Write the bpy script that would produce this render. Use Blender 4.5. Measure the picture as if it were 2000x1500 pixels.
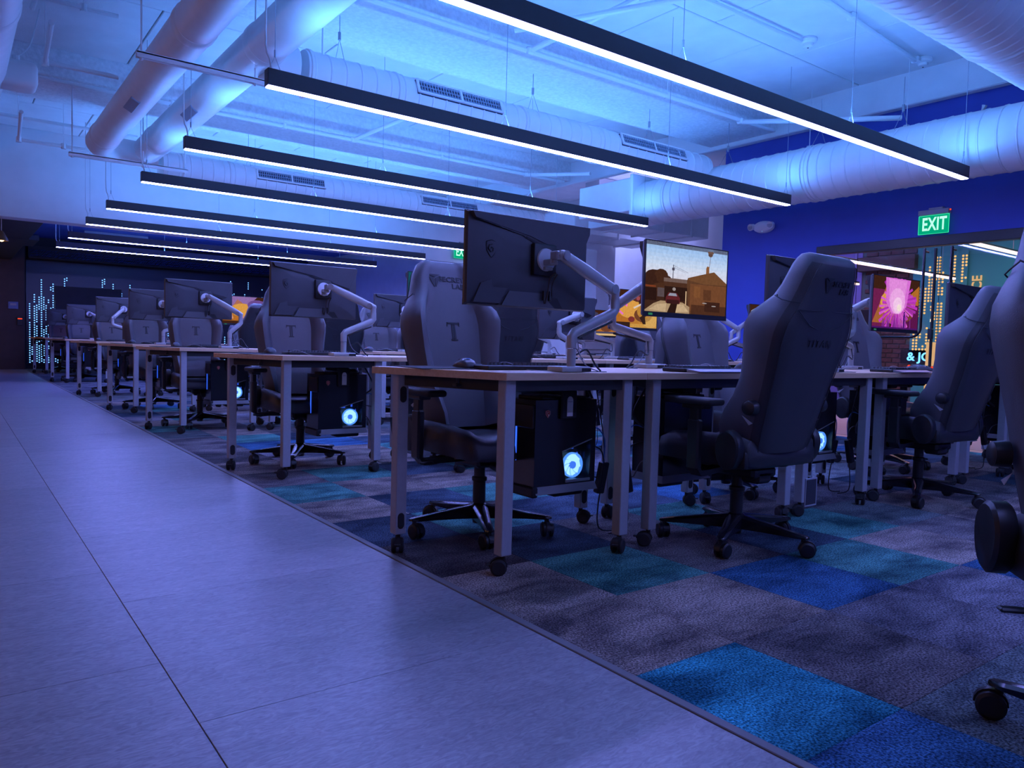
import bpy, bmesh, math, random
from mathutils import Vector, Matrix, Euler

# ------------------------------------------------------------------ clean
for o in list(bpy.data.objects):
    bpy.data.objects.remove(o, do_unlink=True)
S = bpy.context.scene
COL = S.collection
random.seed(11)
PI = math.pi

# ------------------------------------------------------------------ camera
CAM_H = 0.88
cd = bpy.data.cameras.new('camera')
cam = bpy.data.objects.new('camera', cd)
COL.objects.link(cam)
cd.sensor_width = 36.0
cd.lens = 1473.658 / 2000 * 36.0
cd.clip_start = 0.02
cd.clip_end = 120
_pit, _rol, _yaw = 0.05109, 0.027328, 0.928233
_fw = Vector((math.cos(_yaw) * math.cos(_pit), math.sin(_yaw) * math.cos(_pit), -math.sin(_pit)))
_r = Vector((math.sin(_yaw), -math.cos(_yaw), 0))
_d = _fw.cross(_r)
_r2 = _r * math.cos(_rol) - _d * math.sin(_rol)
_d2 = _fw.cross(_r2)
_m = Matrix.Identity(4)
for _i in range(3):
    _m[_i][0] = _r2[_i]
    _m[_i][1] = -_d2[_i]
    _m[_i][2] = -_fw[_i]
_m[2][3] = CAM_H
cam.matrix_world = _m
S.camera = cam

# ------------------------------------------------------------------ world and exposure
W = bpy.data.worlds.new('night')
S.world = W
W.use_nodes = True
W.node_tree.nodes['Background'].inputs[0].default_value = (0.004, 0.006, 0.02, 1)
W.node_tree.nodes['Background'].inputs[1].default_value = 1.0
S.view_settings.view_transform = 'Standard'
S.view_settings.look = 'None'
S.view_settings.exposure = 0.0
S.view_settings.gamma = 1.0
S.view_settings.use_curve_mapping = False

# light output of the room's own lamps (emission strengths)
DOWN_COL, DOWN_STR = (0.24, 0.26, 1.0), 88.0
UP_COL, UP_STR = (0.085, 0.31, 1.0), 105.0
WARM_COL, WARM_W = (1.0, 0.46, 0.18), 22.0
PINK_COL, PINK_W = (1.0, 0.42, 0.55), 60.0


def point_lamp(name, loc, col, watts, r=0.06):
    l = bpy.data.lights.new(name, 'POINT')
    l.color = col
    l.energy = watts
    l.shadow_soft_size = r
    o = bpy.data.objects.new(name, l)
    o.location = loc
    COL.objects.link(o)
    return o


def area_lamp(name, loc, sx, sy, col, watts, rot=(0, 0, 0)):
    l = bpy.data.lights.new(name, 'AREA')
    l.shape = 'RECTANGLE'
    l.size, l.size_y = sx, sy
    l.color = col
    l.energy = watts
    o = bpy.data.objects.new(name, l)
    o.location = loc
    o.rotation_euler = rot
    COL.objects.link(o)
    return o


# lobby beyond the glass doors: warm pink and cool ceiling panels
area_lamp('lobby_ceiling_light', (10.4, 4.4, 2.96), 2.2, 2.6, PINK_COL, PINK_W)
area_lamp('lobby_ceiling_light', (11.4, 7.4, 2.96), 2.0, 2.0, (0.40, 0.34, 1.0), 45)
area_lamp('lobby_ceiling_light', (11.9, 3.4, 2.96), 1.4, 1.2, (0.25, 0.85, 0.9), 25)
area_lamp('far_ceiling_fill', (4.5, 17.6, 2.72), 5.0, 0.3, (0.10, 0.26, 1.0), 70, rot=(PI, 0, 0))  # added unseen fill, aimed up to brighten the far ceiling
# recess on the right behind the blue wall
area_lamp('recess_ceiling_light', (8.9, 10.0, 3.1), 0.8, 4.0, (0.33, 0.36, 1.0), 75)

# ------------------------------------------------------------------ helpers
def new_bm():
    return bmesh.new()


def bx(bm, c, s, rot=None, bev=0.0, seg=1, mat=0):
    M = Matrix.Translation(Vector(c))
    if rot:
        M = M @ Euler(rot).to_matrix().to_4x4()
    M = M @ Matrix.Diagonal((s[0], s[1], s[2], 1))
    r = bmesh.ops.create_cube(bm, size=1.0, matrix=M)
    vs = r['verts']
    fs = set(f for v in vs for f in v.link_faces)
    for f in fs:
        f.material_index = mat
    if bev > 0:
        es = list(set(e for v in vs for e in v.link_edges))
        bmesh.ops.bevel(bm, geom=es, offset=bev, segments=seg, affect='EDGES', profile=0.5)


def frame(d):
    d = Vector(d).normalized()
    a = Vector((0, 0, 1)) if abs(d.z) < 0.9 else Vector((1, 0, 0))
    u = d.cross(a).normalized()
    return u, d.cross(u).normalized()


def loft(bm, rings, cap=True, mat=0, close=False):
    R = [[bm.verts.new(p) for p in ring] for ring in rings]
    n = len(R[0])
    seq = list(range(len(R) - 1))
    for i in seq:
        for j in range(n):
            f = bm.faces.new((R[i][j], R[i][(j + 1) % n], R[i + 1][(j + 1) % n], R[i + 1][j]))
            f.material_index = mat
    if close:
        for j in range(n):
            f = bm.faces.new((R[-1][j], R[-1][(j + 1) % n], R[0][(j + 1) % n], R[0][j]))
            f.material_index = mat
    elif cap:
        f = bm.faces.new(list(reversed(R[0]))); f.material_index = mat
        f = bm.faces.new(R[-1]); f.material_index = mat
    return R


def cyl(bm, p0, p1, r0, r1=None, n=16, mat=0, cap=True):
    p0, p1 = Vector(p0), Vector(p1)
    if r1 is None:
        r1 = r0
    u, v = frame(p1 - p0)
    rings = []
    for p, r in ((p0, r0), (p1, r1)):
        rings.append([p + (u * math.cos(2 * PI * k / n) + v * math.sin(2 * PI * k / n)) * r for k in range(n)])
    loft(bm, rings, cap, mat)


def tube(bm, pts, r, n=8, mat=0, sub=0):
    P = [Vector(p) for p in pts]
    if sub:
        Q = []
        for i in range(len(P) - 1):
            p0 = P[max(i - 1, 0)]; p1 = P[i]; p2 = P[i + 1]; p3 = P[min(i + 2, len(P) - 1)]
            for k in range(sub):
                t = k / sub
                Q.append(0.5 * ((2 * p1) + (p2 - p0) * t + (2 * p0 - 5 * p1 + 4 * p2 - p3) * t * t + (3 * p1 - p0 - 3 * p2 + p3) * t ** 3))
        Q.append(P[-1])
        P = Q
    rs = r if isinstance(r, (list, tuple)) else [r] * len(P)
    if len(rs) != len(P):
        rs = [rs[0]] * len(P)
    rings = []
    u = None
    for i, p in enumerate(P):
        d = (P[min(i + 1, len(P) - 1)] - P[max(i - 1, 0)])
        if d.length < 1e-9:
            d = Vector((0, 0, 1))
        d.normalize()
        if u is None:
            u, v = frame(d)
        else:
            u = (u - d * u.dot(d))
            if u.length < 1e-6:
                u, v = frame(d)
            u.normalize()
            v = d.cross(u)
        rings.append([p + (u * math.cos(2 * PI * k / n) + v * math.sin(2 * PI * k / n)) * rs[i] for k in range(n)])
    loft(bm, rings, True, mat)


def lathe(bm, prof, n=20, M=None, mat=0):
    M = M or Matrix.Identity(4)
    rings = []
    for r, z in prof:
        r = max(r, 0.0005)
        rings.append([M @ Vector((r * math.cos(2 * PI * k / n), r * math.sin(2 * PI * k / n), z)) for k in range(n)])
    loft(bm, rings, True, mat)


def prism(bm, poly, h0, h1, M=None, mat=0):
    """polygon (x, y) extruded from h0 to h1 along z, then moved by M"""
    M = M or Matrix.Identity(4)
    loft(bm, [[M @ Vector((p[0], p[1], h0)) for p in poly], [M @ Vector((p[0], p[1], h1)) for p in poly]], True, mat)


def quad(bm, pts, mat=0):
    f = bm.faces.new([bm.verts.new(Vector(p)) for p in pts])
    f.material_index = mat
    return f


def link_mesh(name, me, parent=None):
    o = bpy.data.objects.new(name, me)
    COL.objects.link(o)
    if parent:
        o.parent = parent
    return o


def obj(name, bm, mats, parent=None, sharp=32, recalc=True):
    if recalc:
        bmesh.ops.recalc_face_normals(bm, faces=bm.faces)
    me = bpy.data.meshes.new(name)
    bm.to_mesh(me)
    bm.free()
    for m in (mats if isinstance(mats, (list, tuple)) else [mats]):
        me.materials.append(m)
    if sharp:
        for p in me.polygons:
            p.use_smooth = True
        try:
            me.set_sharp_from_angle(angle=math.radians(sharp))
        except Exception:
            pass
    return link_mesh(name, me, parent)


def empty(name, loc=(0, 0, 0), rz=0.0):
    o = bpy.data.objects.new(name, None)
    o.empty_display_size = 0.1
    COL.objects.link(o)
    o.location = loc
    o.rotation_euler = (0, 0, rz)
    return o


def tag(o, label=None, cat=None, group=None, kind=None):
    if label: o['label'] = label
    if cat: o['category'] = cat
    if group: o['group'] = group
    if kind: o['kind'] = kind
    return o


KIDS = {}
def kids(o):
    return list(o.children)


def copy_tree(o, parent=None):
    c = o.copy()
    COL.objects.link(c)
    if parent is not None:
        c.parent = parent
    for ch in kids(o):
        copy_tree(ch, c)
    return c


def drop_tree(o):
    for ch in kids(o):
        drop_tree(ch)
    bpy.data.objects.remove(o, do_unlink=True)


def text_mesh(name, s, size, mat, parent, M, depth=0.0008, bold=0.0, sx=1.0, spacing=1.0, align='CENTER'):
    cu = bpy.data.curves.new('lettering', 'FONT')
    cu.body = s
    cu.size = size
    cu.extrude = depth
    cu.offset = bold
    cu.space_character = spacing
    cu.align_x = align
    cu.align_y = 'CENTER'
    cu.resolution_u = 3
    t = bpy.data.objects.new('lettering', cu)
    COL.objects.link(t)
    dg = bpy.context.evaluated_depsgraph_get()
    me = bpy.data.meshes.new_from_object(t.evaluated_get(dg))
    bpy.data.objects.remove(t, do_unlink=True)
    bpy.data.curves.remove(cu)
    me.transform(M @ Matrix.Diagonal((sx, 1, 1, 1)))
    me.materials.clear()
    me.materials.append(mat)
    me.name = name
    return link_mesh(name, me, parent)


# ------------------------------------------------------------------ materials
def mat_new(name):
    m = bpy.data.materials.new(name)
    m.use_nodes = True
    nt = m.node_tree
    return m, nt, nt.nodes['Principled BSDF']


def N(nt, t, **kw):
    n = nt.nodes.new(t)
    for k, v in kw.items():
        setattr(n, k, v)
    return n


def plain(name, col, rough=0.5, metal=0.0, spec=0.5, var=0.0, scale=40.0, bump=0.0, bscale=200.0, coat=0.0):
    m, nt, b = mat_new(name)
    b.inputs['Base Color'].default_value = (*col, 1)
    b.inputs['Roughness'].default_value = rough
    b.inputs['Metallic'].default_value = metal
    b.inputs['Specular IOR Level'].default_value = spec
    b.inputs['Coat Weight'].default_value = coat
    tc = N(nt, 'ShaderNodeTexCoord')
    if var > 0:
        n = N(nt, 'ShaderNodeTexNoise')
        n.inputs['Scale'].default_value = scale
        n.inputs['Detail'].default_value = 5
        nt.links.new(tc.outputs['Object'], n.inputs['Vector'])
        r = N(nt, 'ShaderNodeValToRGB')
        r.color_ramp.elements[0].position = 0.3
        r.color_ramp.elements[1].position = 0.7
        r.color_ramp.elements[0].color = (*[c * (1 - var) for c in col], 1)
        r.color_ramp.elements[1].color = (*[min(1, c * (1 + var)) for c in col], 1)
        nt.links.new(n.outputs['Fac'], r.inputs['Fac'])
        nt.links.new(r.outputs['Color'], b.inputs['Base Color'])
    if bump > 0:
        n2 = N(nt, 'ShaderNodeTexNoise')
        n2.inputs['Scale'].default_value = bscale
        n2.inputs['Detail'].default_value = 3
        nt.links.new(tc.outputs['Object'], n2.inputs['Vector'])
        bp = N(nt, 'ShaderNodeBump')
        bp.inputs['Strength'].default_value = bump
        bp.inputs['Distance'].default_value = 0.004
        nt.links.new(n2.outputs['Fac'], bp.inputs['Height'])
        nt.links.new(bp.outputs['Normal'], b.inputs['Normal'])
    return m


def glow(name, col, strength):
    m = bpy.data.materials.new(name)
    m.use_nodes = True
    nt = m.node_tree
    nt.nodes.clear()
    e = N(nt, 'ShaderNodeEmission')
    e.inputs[0].default_value = (*col, 1)
    e.inputs[1].default_value = strength
    o = N(nt, 'ShaderNodeOutputMaterial')
    nt.links.new(e.outputs[0], o.inputs[0])
    return m


def clear_glass(name, tint=(0.9, 0.93, 1.0), refl=0.10):
    m = bpy.data.materials.new(name)
    m.use_nodes = True
    nt = m.node_tree
    nt.nodes.clear()
    t = N(nt, 'ShaderNodeBsdfTransparent')
    t.inputs[0].default_value = (*tint, 1)
    g = N(nt, 'ShaderNodeBsdfGlossy')
    g.inputs['Roughness'].default_value = 0.02
    fr = N(nt, 'ShaderNodeFresnel')
    fr.inputs[0].default_value = 1.45
    mx = N(nt, 'ShaderNodeMixShader')
    o = N(nt, 'ShaderNodeOutputMaterial')
    nt.links.new(fr.outputs[0], mx.inputs[0])
    nt.links.new(t.outputs[0], mx.inputs[1])
    nt.links.new(g.outputs[0], mx.inputs[2])
    nt.links.new(mx.outputs[0], o.inputs[0])
    return m


def wood_mat():
    m, nt, b = mat_new('pale_wood_laminate')
    tc = N(nt, 'ShaderNodeTexCoord')
    mp = N(nt, 'ShaderNodeMapping')
    mp.inputs['Scale'].default_value = (1.2, 14, 14)
    n = N(nt, 'ShaderNodeTexNoise')
    n.inputs['Scale'].default_value = 5
    n.inputs['Detail'].default_value = 6
    n.inputs['Distortion'].default_value = 0.6
    r = N(nt, 'ShaderNodeValToRGB')
    r.color_ramp.elements[0].position = 0.25
    r.color_ramp.elements[1].position = 0.8
    r.color_ramp.elements[0].color = (0.62, 0.38, 0.22, 1)
    r.color_ramp.elements[1].color = (0.78, 0.52, 0.32, 1)
    nt.links.new(tc.outputs['Object'], mp.inputs['Vector'])
    nt.links.new(mp.outputs['Vector'], n.inputs['Vector'])
    nt.links.new(n.outputs['Fac'], r.inputs['Fac'])
    nt.links.new(r.outputs['Color'], b.inputs['Base Color'])
    b.inputs['Roughness'].default_value = 0.42
    return m


def carpet_mat():
    m, nt, b = mat_new('loop_pile_carpet')
    oi = N(nt, 'ShaderNodeObjectInfo')
    geo = N(nt, 'ShaderNodeNewGeometry')
    # per tile offset and stretch
    mul = N(nt, 'ShaderNodeVectorMath', operation='SCALE')
    comb = N(nt, 'ShaderNodeCombineXYZ')
    nt.links.new(oi.outputs['Random'], comb.inputs[0])
    nt.links.new(oi.outputs['Random'], comb.inputs[1])
    nt.links.new(comb.outputs[0], mul.inputs[0])
    mul.inputs['Scale'].default_value = 57.0
    add = N(nt, 'ShaderNodeVectorMath', operation='ADD')
    nt.links.new(geo.outputs['Position'], add.inputs[0])
    nt.links.new(mul.outputs[0], add.inputs[1])
    mp = N(nt, 'ShaderNodeMapping')
    mp.inputs['Scale'].default_value = (1.0, 1.9, 1.0)
    nt.links.new(add.outputs[0], mp.inputs['Vector'])
    blot = N(nt, 'ShaderNodeTexNoise')
    blot.inputs['Scale'].default_value = 2.6
    blot.inputs['Detail'].default_value = 7
    blot.inputs['Roughness'].default_value = 0.62
    blot.inputs['Distortion'].default_value = 0.4
    nt.links.new(mp.outputs['Vector'], blot.inputs['Vector'])
    rb = N(nt, 'ShaderNodeValToRGB')
    rb.color_ramp.elements[0].position = 0.36
    rb.color_ramp.elements[1].position = 0.62
    rb.color_ramp.elements[0].color = (0.36, 0.37, 0.44, 1)
    rb.color_ramp.elements[1].color = (1.45, 1.45, 1.4, 1)
    nt.links.new(blot.outputs['Fac'], rb.inputs['Fac'])
    # yarn loops
    vor = N(nt, 'ShaderNodeTexVoronoi')
    vor.inputs['Scale'].default_value = 210
    nt.links.new(geo.outputs['Position'], vor.inputs['Vector'])
    spk = N(nt, 'ShaderNodeTexNoise')
    spk.inputs['Scale'].default_value = 150
    spk.inputs['Detail'].default_value = 2
    nt.links.new(geo.outputs['Position'], spk.inputs['Vector'])
    rs = N(nt, 'ShaderNodeValToRGB')
    rs.color_ramp.elements[0].position = 0.38
    rs.color_ramp.elements[1].position = 0.64
    rs.color_ramp.elements[0].color = (0.28, 0.28, 0.30, 1)
    rs.color_ramp.elements[1].color = (1.75, 1.75, 1.75, 1)
    nt.links.new(spk.outputs['Fac'], rs.inputs['Fac'])
    m1 = N(nt, 'ShaderNodeMix', data_type='RGBA', blend_type='MULTIPLY')
    m1.clamp_result = False
    m1.inputs['Factor'].default_value = 1.0
    nt.links.new(oi.outputs['Color'], m1.inputs['A'])
    nt.links.new(rb.outputs['Color'], m1.inputs['B'])
    m2 = N(nt, 'ShaderNodeMix', data_type='RGBA', blend_type='MULTIPLY')
    m2.clamp_result = False
    m2.inputs['Factor'].default_value = 0.85
    nt.links.new(m1.outputs['Result'], m2.inputs['A'])
    nt.links.new(rs.outputs['Color'], m2.inputs['B'])
    nt.links.new(m2.outputs['Result'], b.inputs['Base Color'])
    b.inputs['Roughness'].default_value = 1.0
    b.inputs['Specular IOR Level'].default_value = 0.1
    bp = N(nt, 'ShaderNodeBump')
    bp.inputs['Strength'].default_value = 0.8
    bp.inputs['Distance'].default_value = 0.004
    nt.links.new(vor.outputs['Distance'], bp.inputs['Height'])
    nt.links.new(bp.outputs['Normal'], b.inputs['Normal'])
    return m


def vinyl_mat():
    m, nt, b = mat_new('grey_vinyl_floor')
    oi = N(nt, 'ShaderNodeObjectInfo')
    geo = N(nt, 'ShaderNodeNewGeometry')
    mp = N(nt, 'ShaderNodeMapping')
    mp.inputs['Scale'].default_value = (1.0, 2.4, 1.0)
    nt.links.new(geo.outputs['Position'], mp.inputs['Vector'])
    a = N(nt, 'ShaderNodeTexNoise')
    a.inputs['Scale'].default_value = 4.0
    a.inputs['Detail'].default_value = 9
    a.inputs['Roughness'].default_value = 0.68
    a.inputs['Distortion'].default_value = 1.2
    nt.links.new(mp.outputs['Vector'], a.inputs['Vector'])
    mp2 = N(nt, 'ShaderNodeMapping')
    mp2.inputs['Scale'].default_value = (22, 60, 22)
    nt.links.new(geo.outputs['Position'], mp2.inputs['Vector'])
    fl = N(nt, 'ShaderNodeTexNoise')
    fl.inputs['Scale'].default_value = 1.0
    fl.inputs['Detail'].default_value = 4
    fl.inputs['Distortion'].default_value = 2.0
    nt.links.new(mp2.outputs['Vector'], fl.inputs['Vector'])
    r = N(nt, 'ShaderNodeValToRGB')
    r.color_ramp.elements[0].position = 0.3
    r.color_ramp.elements[1].position = 0.75
    r.color_ramp.elements[0].color = (0.25, 0.25, 0.27, 1)
    r.color_ramp.elements[1].color = (0.34, 0.34, 0.35, 1)
    nt.links.new(a.outputs['Fac'], r.inputs['Fac'])
    r2 = N(nt, 'ShaderNodeValToRGB')
    r2.color_ramp.elements[0].position = 0.30
    r2.color_ramp.elements[1].position = 0.72
    r2.color_ramp.elements[0].color = (0.72, 0.72, 0.74, 1)
    r2.color_ramp.elements[1].color = (1.22, 1.22, 1.22, 1)
    nt.links.new(fl.outputs['Fac'], r2.inputs['Fac'])
    m1 = N(nt, 'ShaderNodeMix', data_type='RGBA', blend_type='MULTIPLY')
    m1.inputs['Factor'].default_value = 1.0
    m1.clamp_result = False
    nt.links.new(r.outputs['Color'], m1.inputs['A'])
    nt.links.new(r2.outputs['Color'], m1.inputs['B'])
    m2 = N(nt, 'ShaderNodeMix', data_type='RGBA', blend_type='MULTIPLY')
    m2.inputs['Factor'].default_value = 1.0
    m2.clamp_result = False
    nt.links.new(m1.outputs['Result'], m2.inputs['A'])
    nt.links.new(oi.outputs['Color'], m2.inputs['B'])
    nt.links.new(m2.outputs['Result'], b.inputs['Base Color'])
    b.inputs['Roughness'].default_value = 0.36
    b.inputs['Specular IOR Level'].default_value = 0.5
    bp = N(nt, 'ShaderNodeBump')
    bp.inputs['Strength'].default_value = 0.12
    bp.inputs['Distance'].default_value = 0.002
    nt.links.new(fl.outputs['Fac'], bp.inputs['Height'])
    nt.links.new(bp.outputs['Normal'], b.inputs['Normal'])
    return m


def screen_mat():
    m = bpy.data.materials.new('lit_screen')
    m.use_nodes = True
    nt = m.node_tree
    nt.nodes.clear()
    at = N(nt, 'ShaderNodeVertexColor', layer_name='Col')
    tc = N(nt, 'ShaderNodeTexCoord')
    n = N(nt, 'ShaderNodeTexNoise')
    n.inputs['Scale'].default_value = 60
    n.inputs['Detail'].default_value = 4
    nt.links.new(tc.outputs['Object'], n.inputs['Vector'])
    r = N(nt, 'ShaderNodeValToRGB')
    r.color_ramp.elements[0].position = 0.3
    r.color_ramp.elements[1].position = 0.7
    r.color_ramp.elements[0].color = (0.88, 0.88, 0.88, 1)
    r.color_ramp.elements[1].color = (1.08, 1.08, 1.08, 1)
    nt.links.new(n.outputs['Fac'], r.inputs['Fac'])
    mx = N(nt, 'ShaderNodeMix', data_type='RGBA', blend_type='MULTIPLY')
    mx.inputs['Factor'].default_value = 1.0
    mx.clamp_result = False
    nt.links.new(at.outputs['Color'], mx.inputs['A'])
    nt.links.new(r.outputs['Color'], mx.inputs['B'])
    e = N(nt, 'ShaderNodeEmission')
    e.inputs[1].default_value = 1.0
    nt.links.new(mx.outputs['Result'], e.inputs[0])
    o = N(nt, 'ShaderNodeOutputMaterial')
    nt.links.new(e.outputs[0], o.inputs[0])
    return m


M = {}
M['ceil'] = plain('white_painted_concrete', (0.74, 0.76, 0.78), 0.85, var=0.06, scale=3.0, bump=0.5, bscale=90)
M['ceil_rough'] = plain('white_stucco_beam', (0.72, 0.74, 0.76), 0.9, var=0.10, scale=30.0, bump=1.0, bscale=45)
M['duct'] = plain('white_painted_duct', (0.76, 0.78, 0.80), 0.38, var=0.03, scale=8)
M['pipe'] = plain('white_painted_pipe', (0.74, 0.76, 0.78), 0.5)
M['vent'] = plain('grille_grey', (0.30, 0.36, 0.45), 0.5)
M['ventdark'] = plain('grille_shadow', (0.03, 0.04, 0.08), 0.7)
M['wall_blue'] = plain('royal_blue_wall_paint', (0.045, 0.075, 0.42), 0.7, var=0.04, scale=5, bump=0.2, bscale=180)
M['wall_white'] = plain('off_white_wall_paint', (0.62, 0.62, 0.64), 0.75, var=0.04, scale=4, bump=0.2, bscale=160)
M['wall_dark'] = plain('charcoal_wall_paint', (0.035, 0.035, 0.045), 0.7, var=0.1, scale=5)
M['wall_brown'] = plain('dark_brown_panel', (0.060, 0.042, 0.036), 0.6, var=0.15, scale=6)
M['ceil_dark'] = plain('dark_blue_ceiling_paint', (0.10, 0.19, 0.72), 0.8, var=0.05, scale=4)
M['fixture'] = plain('black_aluminium', (0.035, 0.035, 0.045), 0.45, var=0.05)
M['down'] = glow('light_strip_lower', DOWN_COL, DOWN_STR)
M['up'] = glow('light_strip_upper', UP_COL, UP_STR)
M['wire'] = plain('steel_wire', (0.35, 0.37, 0.42), 0.4, metal=0.6)
M['wood'] = wood_mat()
M['leg'] = plain('grey_powder_coat', (0.36, 0.36, 0.38), 0.5, var=0.04, scale=60, bump=0.1, bscale=400)
M['black'] = plain('black_plastic', (0.012, 0.012, 0.014), 0.42, var=0.1, scale=30)
M['black_gloss'] = plain('glossy_black_plastic', (0.010, 0.010, 0.013), 0.2)
M['black_soft'] = plain('soft_black_rubber', (0.014, 0.014, 0.016), 0.7)
M['leather'] = plain('charcoal_leatherette', (0.085, 0.085, 0.098), 0.46, var=0.05, scale=12, bump=0.25, bscale=500)
M['leather_dk'] = plain('dark_leatherette', (0.020, 0.020, 0.024), 0.42, var=0.05, scale=12, bump=0.25, bscale=500)
M['leather_shade'] = plain('shaded_leatherette', (0.036, 0.036, 0.042), 0.45, var=0.05, scale=12, bump=0.25, bscale=500)  # charcoal leatherette darkened: shade on the chair backs put into the colour
M['farlight'] = glow('far_tube_light', (0.12, 0.36, 1.0), 22.0)
M['piping'] = plain('dark_seam', (0.03, 0.03, 0.035), 0.6)
M['print'] = plain('dark_embroidery', (0.012, 0.012, 0.016), 0.55)
M['mon'] = plain('dark_grey_monitor_shell', (0.046, 0.046, 0.054), 0.42, var=0.05, scale=20, bump=0.08, bscale=600)
M['mon2'] = plain('satin_grey_monitor_trim', (0.085, 0.085, 0.095), 0.36)
M['mon_recess'] = plain('monitor_recess_black', (0.010, 0.010, 0.012), 0.3)
M['arm'] = plain('silver_grey_arm', (0.42, 0.41, 0.40), 0.36, metal=0.15, var=0.03, scale=20)
M['arm_dk'] = plain('silver_grey_joint', (0.33, 0.33, 0.33), 0.42, metal=0.2)
M['disc'] = plain('white_mount_disc', (0.62, 0.62, 0.65), 0.4)
M['tagwhite'] = plain('white_card', (0.72, 0.68, 0.64), 0.6)
M['tagprint'] = plain('grey_card_print', (0.25, 0.25, 0.28), 0.6)
M['pctrim'] = plain('grey_case_trim', (0.20, 0.20, 0.215), 0.42)
M['pcin'] = plain('case_interior', (0.012, 0.016, 0.04), 0.5)
M['glass'] = clear_glass('clear_glass')
M['pcglass'] = clear_glass('smoked_side_window', (0.75, 0.8, 0.95))
M['fan'] = glow('fan_light', (0.42, 0.78, 1.0), 1.5)
M['fanhub'] = glow('fan_hub_light', (0.06, 0.22, 0.9), 1.1)
M['fanblade'] = glow('fan_ring_light', (0.10, 0.34, 1.0), 1.2)
M['fandisc'] = glow('fan_disc_light', (0.30, 0.66, 1.0), 1.25)
M['pcled'] = glow('case_led_strip', (0.03, 0.12, 1.0), 1.6)
M['ramled'] = glow('memory_led', (0.05, 0.15, 1.0), 0.7)
M['red_emblem'] = plain('red_emblem', (0.45, 0.03, 0.03), 0.4)
M['emblem_line'] = plain('pale_emblem_line', (0.7, 0.55, 0.5), 0.4)
M['redled'] = glow('red_led', (1.0, 0.06, 0.02), 1.2)
M['key'] = plain('keycap_plastic', (0.05, 0.05, 0.058), 0.5)
M['keyplate'] = plain('brushed_palm_rest', (0.30, 0.30, 0.33), 0.35, metal=0.4)
M['mousetop'] = plain('mouse_shell', (0.06, 0.06, 0.07), 0.35)
M['cable'] = plain('black_cable', (0.02, 0.02, 0.024), 0.5)
M['cable_grey'] = plain('grey_cable', (0.24, 0.24, 0.27), 0.5)
M['cable_blue'] = plain('blue_network_cable', (0.05, 0.16, 0.5), 0.5)
M['carpet'] = carpet_mat()
M['vinyl'] = vinyl_mat()
M['strip'] = plain('grey_transition_strip', (0.16, 0.155, 0.16), 0.55)
M['screen'] = screen_mat()
M['led'] = glow('blue_led_dot', (0.16, 0.42, 1.0), 2.2)
M['led_orange'] = glow('amber_led_dot', (1.0, 0.48, 0.14), 1.5)
M['lobline'] = glow('lobby_light_line', (1.0, 0.62, 0.50), 3.0)
M['exit'] = glow('exit_panel_green', (0.0, 0.42, 0.22), 0.9)
M['exit_txt'] = glow('exit_letters', (0.45, 1.0, 0.75), 1.2)
M['exit_edge'] = glow('exit_edge', (0.05, 0.9, 0.45), 1.0)
M['hous'] = plain('grey_housing', (0.35, 0.36, 0.40), 0.5)
M['white'] = plain('white_plastic', (0.75, 0.75, 0.76), 0.4)
M['teal'] = plain('teal_wall_paint', (0.05, 0.36, 0.38), 0.7)
M['brick'] = plain('dark_brick', (0.12, 0.06, 0.055), 0.85, var=0.3, scale=25, bump=0.5, bscale=80)
M['mortar'] = plain('green_grey_mortar', (0.10, 0.15, 0.14), 0.9)
M['lobfloor'] = plain('pale_lobby_floor', (0.60, 0.52, 0.54), 0.5, var=0.05, scale=10)
M['lobwall'] = plain('violet_lobby_wall', (0.22, 0.20, 0.50), 0.7)
M['cab'] = plain('beige_cabinet_panel', (0.60, 0.48, 0.42), 0.55, var=0.03, scale=20)
M['neon_blue'] = glow('blue_neon', (0.15, 0.5, 1.0), 2.5)
M['neon_red'] = glow('red_orange_neon', (1.0, 0.20, 0.05), 1.3)
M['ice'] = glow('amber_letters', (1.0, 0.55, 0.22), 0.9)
M['bulb'] = glow('warm_bulb', (1.0, 0.55, 0.22), 6.0)
M['wave'] = plain('blue_wave_relief', (0.08, 0.14, 0.55), 0.5)
M['tv'] = plain('dark_display_glass', (0.030, 0.030, 0.045), 0.3)
M['brass'] = plain('aged_brass', (0.35, 0.22, 0.10), 0.4, metal=0.7)
M['plate'] = plain('steel_blue_plate', (0.12, 0.16, 0.30), 0.4, metal=0.3)
M['cable_white'] = plain('white_cord', (0.6, 0.6, 0.62), 0.5)

# ------------------------------------------------------------------ room shell
XW = 7.66          # blue wall with the glass doors
XL = -3.0          # aisle side wall, out of frame
YN, YF = -2.6, 21.6
XC = 1.474         # carpet edge
ZC = 3.65          # ceiling slab
YS = 12.35         # dropped bulkhead


def struct(name, bm, mats, parent=None, sharp=30):
    o = obj(name, bm, mats, parent, sharp)
    if parent is None:
        o['kind'] = 'structure'
    return o


# floor slab with vinyl tiles and carpet tiles
bm = new_bm()
bx(bm, (6.0, 9.5, -0.062), (18.4, 24.6, 0.10))
floor = struct('floor', bm, M['strip'])


def tile_mesh(sx, sy, h, bev):
    bm = new_bm()
    bx(bm, (0, 0, -h / 2), (sx, sy, h))
    # slightly rolled upper edge
    es = [e for e in bm.edges if all(v.co.z > -1e-6 for v in e.verts)]
    bmesh.ops.bevel(bm, geom=es, offset=bev, segments=1, affect='EDGES')
    return bm


def tile_obj(name, sx, sy, h, bev, mat, cache={}):
    k = (name, round(sx, 3), round(sy, 3))
    if k not in cache:
        o = obj(name, tile_mesh(sx, sy, h, bev), mat, floor, 0)
        cache[k] = o.data
        return o
    return link_mesh(name, cache[k], floor)


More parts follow.
